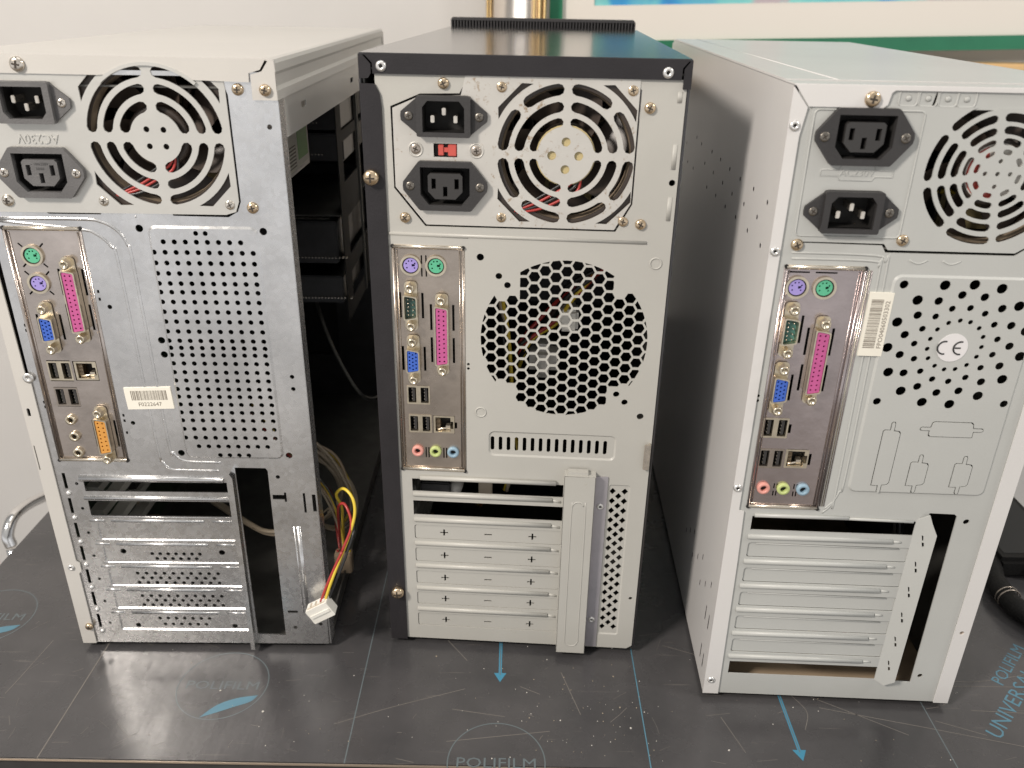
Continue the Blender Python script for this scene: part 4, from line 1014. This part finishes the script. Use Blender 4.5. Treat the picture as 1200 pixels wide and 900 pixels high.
bundle(T, 'power_cable', [(132,60,150),(138,50,90),(130,60,45),(140,90,10)], ['blk','blk','cage'], 2.2, 3, 14)
screw(T, *c(40.9, 409.9, 2), -1.2, 4.0, 'gold', 2.2)
for u, v in ((3.6,396.1),(3.4,329.2),(2.9,176),(4.9,16.2)): rivet(T, *c(u, v, 1.5), -1.2, 2.8)

# ================================================================== TABLE with printed protective film
tb = thing('table', 'dark table covered with scratched printed protective film under the computer towers', 'table', (28, 812, 0))
TX = lambda g_, z=0: None
def tbuild(g, name, kind=None, label=None):
    o = g.build(name, None); o.parent = tb; o.location = (-.028, -.812, 0); 
    if kind: o['kind'] = kind
    return tag(o, label)
g = G(); g.box(-442, 498, -28, 0, 385.5, 1238, 'table', .9); top = tbuild(g, 'table_top')
g = G(); g.box(-442, 498, -1.6, -.15, 384.6, 385.9, 'edge', .3); g.box(-442.6, 498.6, -27, -2.2, 384.2, 385.6, 'blkpl'); tbuild(g, 'edge_trim')  # thin paler strip along the front edge, dark face below
for x in (-410, 466):
    for y in (420, 1205):
        g = G(); g.box(x-25, x+25, -740, -28, y-25, y+25, 'cage', 2); tbuild(g, 'leg')
FLAT = lambda a, b, w: (a, b, w)
def strip(g, pts, wd, m, z=.10):
    P = [Vector(p) for p in pts]; n = len(P); Lf = []; Rt = []
    for i, p in enumerate(P):
        t = (P[min(i+1, n-1)]-P[max(i-1, 0)]).normalized(); nn = Vector((-t.y, t.x))*wd/2; Lf.append(p+nn); Rt.append(p-nn)
    g.add([(p.x, p.y, z) for p in Lf+Rt], [[i+n, i+n+1, i+1, i] for i in range(n-1)], m)
for k, x in enumerate((-305, -105, 95, 297)):
    g = G(); strip(g, [(x, 386),(x, 1230)], .8, ['scratchm','printl','print_','printl'][k]); tbuild(g, 'printed_line')
for x, y0 in ((-5, 459), (196.5, 394)):
    g = G(); strip(g, [(x, y0+7),(x, y0+150)], 2.3, 'printb', .12); strip(g, [(x, y0+7),(x, y0+150)], .7, 'printl', .14)
    g.add([(x, y0, .13),(x+4.6, y0+9, .13),(x-4.6, y0+9, .13)], [[0,1,2]], 'printb'); tbuild(g, 'printed_arrow')
def logo(cx, cy):
    g = G()
    strip(g, [(cx+32*math.cos(2*PI*i/60), cy+32*math.sin(2*PI*i/60)) for i in range(61)], .8, 'printl', .10)
    up = [(cx-7,cy-30.5),(cx+2,cy-19),(cx+14,cy-12.5),(cx+28,cy-9.5)]; lo = [(cx+24,cy-15.5),(cx+14,cy-20.5),(cx+4,cy-25.5)]
    A = smooth([(a,b,0) for a,b in up], 6); Bq = smooth([(a,b,0) for a,b in [up[-1]]+lo+[up[0]]], 6)
    g.plate([(p.x,p.y) for p in A]+[(p.x,p.y) for p in Bq[1:-1]], [], .12, 0, 'print_', FLAT)
    text_geo(g, 'POLIFILM', cx, cy-1, 11.2, 'printl', .12, 0.0, 0, FLAT, 1.18); return tbuild(g, 'printed_logo')
for cx, cy in ((-205,452),(-6,388.5+.5),(-411,520)): logo(cx, cy)
g = G(); text_geo(g, 'POLIFILM', 362, 466, 12.5, 'print_', .12, 0, R(46), FLAT, 1.1, 'LEFT'); tbuild(g, 'printed_lettering')
g = G(); text_geo(g, 'UNIVERSAL', 334, 417, 15, 'print_', .12, 0, R(46), FLAT, 1.15, 'LEFT'); tbuild(g, 'printed_lettering')
g = G(); rnd = random.Random(21)
SC = [[(-118,418),(-80,434),(-30,452)],[(-38,433),(-20,430),(-1,427)],[(222,440),(290,424),(351,409)],[(208,456),(240,438),(276,417)],[(310,462.5),(345,463),(420,463)],[(300,470),(350,468),(420,484)],
      [(-349,494),(-354,453),(-356,440)],[(40,470),(52,430)],[(10,455),(24,448)],[(205,452),(212,436),(206,420)],[(300,430),(330,418)],[(-60,520),(-30,480)],[(120,500),(170,480)],[(-330,520),(-300,560)],[(330,440),(420,436)],[(-40,405),(30,415)],[(150,430),(160,400)]]
for s in SC: strip(g, [(p.x,p.y) for p in smooth([(a,b,0) for a,b in s], 6)], .45, 'scratchm', .09)
for _ in range(110):
    x, y = rnd.uniform(-430,480), rnd.uniform(390,540); a = rnd.gauss(.3,.8); l = abs(rnd.gauss(0,9))+2
    strip(g, [(x,y),(x+l*math.cos(a)*.5+rnd.uniform(-.6,.6), y+l*math.sin(a)*.5),(x+l*math.cos(a), y+l*math.sin(a))], rnd.uniform(.15,.35), 'scratchm', .08)
tbuild(g, 'film_scratches', 'stuff')
g = G()
for _ in range(190):
    cxx, cyy, sp = rnd.choice(((60,410,25),(70,450,30),(0,430,60),(230,420,60),(-150,420,60),(0,0,-1)))
    x, y = (rnd.gauss(cxx,sp), rnd.gauss(cyy,sp*.6)) if sp > 0 else (rnd.uniform(-420,480), rnd.uniform(388,640))
    if y < 388 or y > 640: continue
    s = rnd.uniform(.15,.42)*(2 if rnd.random() < .06 else 1); a = rnd.uniform(0,6)
    g.prism([(x+s*math.cos(a+q)*rnd.uniform(.5,1.3), y+s*math.sin(a+q)*rnd.uniform(.5,1.3)) for q in (0,1.5,3,4.6)], 0.05, .1+s*.7, 'whitest' if rnd.random() < .6 else 'beigew', FLAT)
o = g.build('dust_crumbs'); tag(o, 'pale dust crumbs scattered on the dark table film', 'dust', kind='stuff')

# black sleeved cable lying by the right tower
g = G(); g.tube(smooth([(408,700,9),(420,650,9),(427,618,9),(414,568,9),(416,536,9),(436,505,9),(470,470,9),(540,440,9)], 10), lambda t: 8.2+.5*math.sin(t*60), 'cablem', 16)
CB = g.build('thick_cable'); tag(CB, 'thick black sleeved cable lying on the table right of the white tower', 'cable')
g = G()
for d in (0, 4): g.tube([(414+d*.05+9.0*math.cos(t), 556-d, 9+9.0*math.sin(t)) for t in [2*PI*i/24 for i in range(24)]], .6, 'nickel', 6, True)
o = g.build('metal_ring', CB)
g = G(); g.box(424, 494, .3, 20, 590, 760, 'cablem', 4); g.tube([(452,589.5,10),(452,586,10)], 4, 'cablem', 14)  # black box added where the table lies in deep shade
g.build('case', None); SB = bpy.data.objects['case']; SB.name = 'shade_box'; tag(SB, 'flat black box added in place of deep shade at the right edge of the table behind the thick cable', 'shade stand-in')
g = G(); g.box(432, 486, 19.9, 20.3, 600, 750, 'rubber', .1); g.build('shade_box_top', SB)

# chromed bent tube left of the table
g = G(); g.tube(smooth([(-519,712,-74),(-521,714,-62),(-520,726,-50),(-520,745,-50),(-520,775,-58),(-520,830,-78),(-520,900,-110)], 10), 6.0, 'chr', 16, flat=1)
g.lathe(-519, -84, [(9,-3),(9,10),(7,12),(.01,12)], 'chr', 16) if 0 else None
g.tube([(-519,712,-78),(-519,712,-520)], 6.0, 'chr', 16)
o = g.build('chromed_tube'); tag(o, 'bent chromed metal tube beyond the left edge of the table', 'metal frame')

# ================================================================== BACKGROUND
g = G(); g.box(-2600, 2600, -900, 1900, 1262, 1300, 'wall'); o = g.build('wall'); tag(o, 'plain off white wall behind the computer towers', 'wall')
FR = thing('framed_picture', 'blue and teal picture in a wide cream mount and thin green frame on the wall', 'picture', (44, 1240, 378), 0)
FR.rotation_euler = (0, -R(1.7), 0)
g = G(); Wd, Hd = 760, 560
g.plate(rect(0,0,Wd,Hd), [rect(17,18,Wd-17,Hd-18)], -8, 22, 'gframe'); g.build('frame', FR)
g = G(); g.plate(rect(16,17,Wd-16,Hd-17), [rect(60,62,Wd-60,Hd-62)], 0, 3, 'mount')
g.tube([(60,.5,62),(Wd-60,.5,62),(Wd-60,.5,Hd-62),(60,.5,Hd-62)], .8, 'mount', 6, True); g.build('mount', FR)
g = G(); g.box(55, Wd-55, 57, Hd-57, 2.6, 4, 'painting'); g.build('picture', FR)
g = G(); g.box(70, 1100, 368, 379, 1222, 1262, 'woodrail', 3); g.box(70, 1100, 354, 366, 1232, 1262, 'mount', 2); g.box(70, 1100, 346, 353, 1226, 1262, 'woodrail', 2)
o = g.build('picture_rail'); tag(o, 'varnished wooden rail under the green framed picture', 'rail')
PC = thing('metal_column', 'shiny steel and brass column against the wall beside the green framed picture', 'column', (0, 1225, -760))
g = G(); g.lathe(1, 0, [(.01,1400),(37,1400),(37,0)], 'steelcol', 64, axis='v', cw=0); g.build('shaft', PC)
for x, y, r in ((-41.5,4,2.2),(-37.5,-2,1.6),(20,-31.5,2.2),(27,-27,3.2),(34,-20,2.6)):  # left rods are trim; right front rods stand in for a gold reflection
    g = G(); g.lathe(x, 0, [(.01,1400),(r,1400),(r,0)], 'brass', 16, axis='v', cw=y); g.build('trim_glint_rod', PC)
g = G(); g.box(-42, 42, 0, 1400, 12, 22, 'mount'); g.build('backplate', PC)

# ================================================================== LIGHT, WORLD, CAMERA
w = bpy.data.worlds.new('World'); scn.world = w; w.use_nodes = True
nt = w.node_tree; N = nt.nodes; L = nt.links; BG = N['Background']
tc = N.new('ShaderNodeTexCoord'); sp = N.new('ShaderNodeSeparateXYZ'); L.new(tc.outputs['Generated'], sp.inputs[0])
rmp = N.new('ShaderNodeValToRGB'); mr = N.new('ShaderNodeMapRange'); mr.inputs[1].default_value = -1; mr.inputs[2].default_value = 1
L.new(sp.outputs['Z'], mr.inputs[0]); L.new(mr.outputs[0], rmp.inputs[0])
e = rmp.color_ramp.elements; e[0].position = .10; e[0].color = (.36,.29,.21,1); e[1].position = .80; e[1].color = (.70,.69,.67,1)
for p_, c_ in ((.20,(.33,.28,.225)), (.27,(.46,.43,.40)), (.34,(.90,.89,.89)), (.42,(1.15,1.15,1.17)), (.50,(.95,.95,.95)), (.60,(.62,.61,.60))):
    x = e.new(p_); x.color = (*c_, 1)
fr_ = N.new('ShaderNodeMapRange'); fr_.inputs[1].default_value = .3; fr_.inputs[2].default_value = -.5; fr_.inputs[3].default_value = .30; fr_.inputs[4].default_value = 1.0
L.new(sp.outputs['Y'], fr_.inputs[0])
sc0 = N.new('ShaderNodeVectorMath'); sc0.operation = 'SCALE'; L.new(rmp.outputs[0], sc0.inputs[0]); L.new(fr_.outputs[0], sc0.inputs['Scale'])
L.new(sc0.outputs[0], BG.inputs[0]); BG.inputs[1].default_value = .76

def lamp(name, loc, to, size, power, col, sy=None):
    l = bpy.data.lights.new(name, 'AREA'); l.energy = power; l.color = col; l.shape = 'RECTANGLE'; l.size = size; l.size_y = sy or size
    o = bpy.data.objects.new(name, l); COL.objects.link(o); o.location = loc
    o.rotation_euler = (Vector(to)-Vector(loc)).to_track_quat('-Z', 'Y').to_euler(); return o
lamp('ceiling_lamp', (-1.15, -.55, 1.35), (0, .55, .2), .26, 38, (1, .92, .835))
lamp('ceiling_lamp', (1.35, .05, 1.25), (0, .5, .2), .30, 8, (1, .95, .88))
lamp('room_light', (.1, .35, 2.3), (0, 1.0, .3), 1.2, 9, (1, .98, .96))


cam = bpy.data.cameras.new('camera'); co = bpy.data.objects.new('camera', cam); COL.objects.link(co); scn.camera = co
cam.sensor_width = 36; cam.sensor_fit = 'HORIZONTAL'; cam.lens = 977.2/1200*36; cam.clip_start = .01; cam.clip_end = 50
p_, r_ = R(25.121), R(1.0026)
F = Vector((0, math.cos(p_), -math.sin(p_))); U = Vector((0, math.sin(p_), math.cos(p_))); Rt = Vector((1,0,0))
R2 = Rt*math.cos(r_)+U*math.sin(r_); U2 = -Rt*math.sin(r_)+U*math.cos(r_)
co.matrix_world = Matrix(((R2.x,U2.x,-F.x,0),(R2.y,U2.y,-F.y,0),(R2.z,U2.z,-F.z,.456),(0,0,0,1)))
cam.dof.use_dof = True; cam.dof.focus_distance = .56; cam.dof.aperture_fstop = 9.0
scn.view_settings.view_transform = 'Standard'; scn.view_settings.look = 'None'; scn.view_settings.exposure = 0; scn.view_settings.gamma = 1
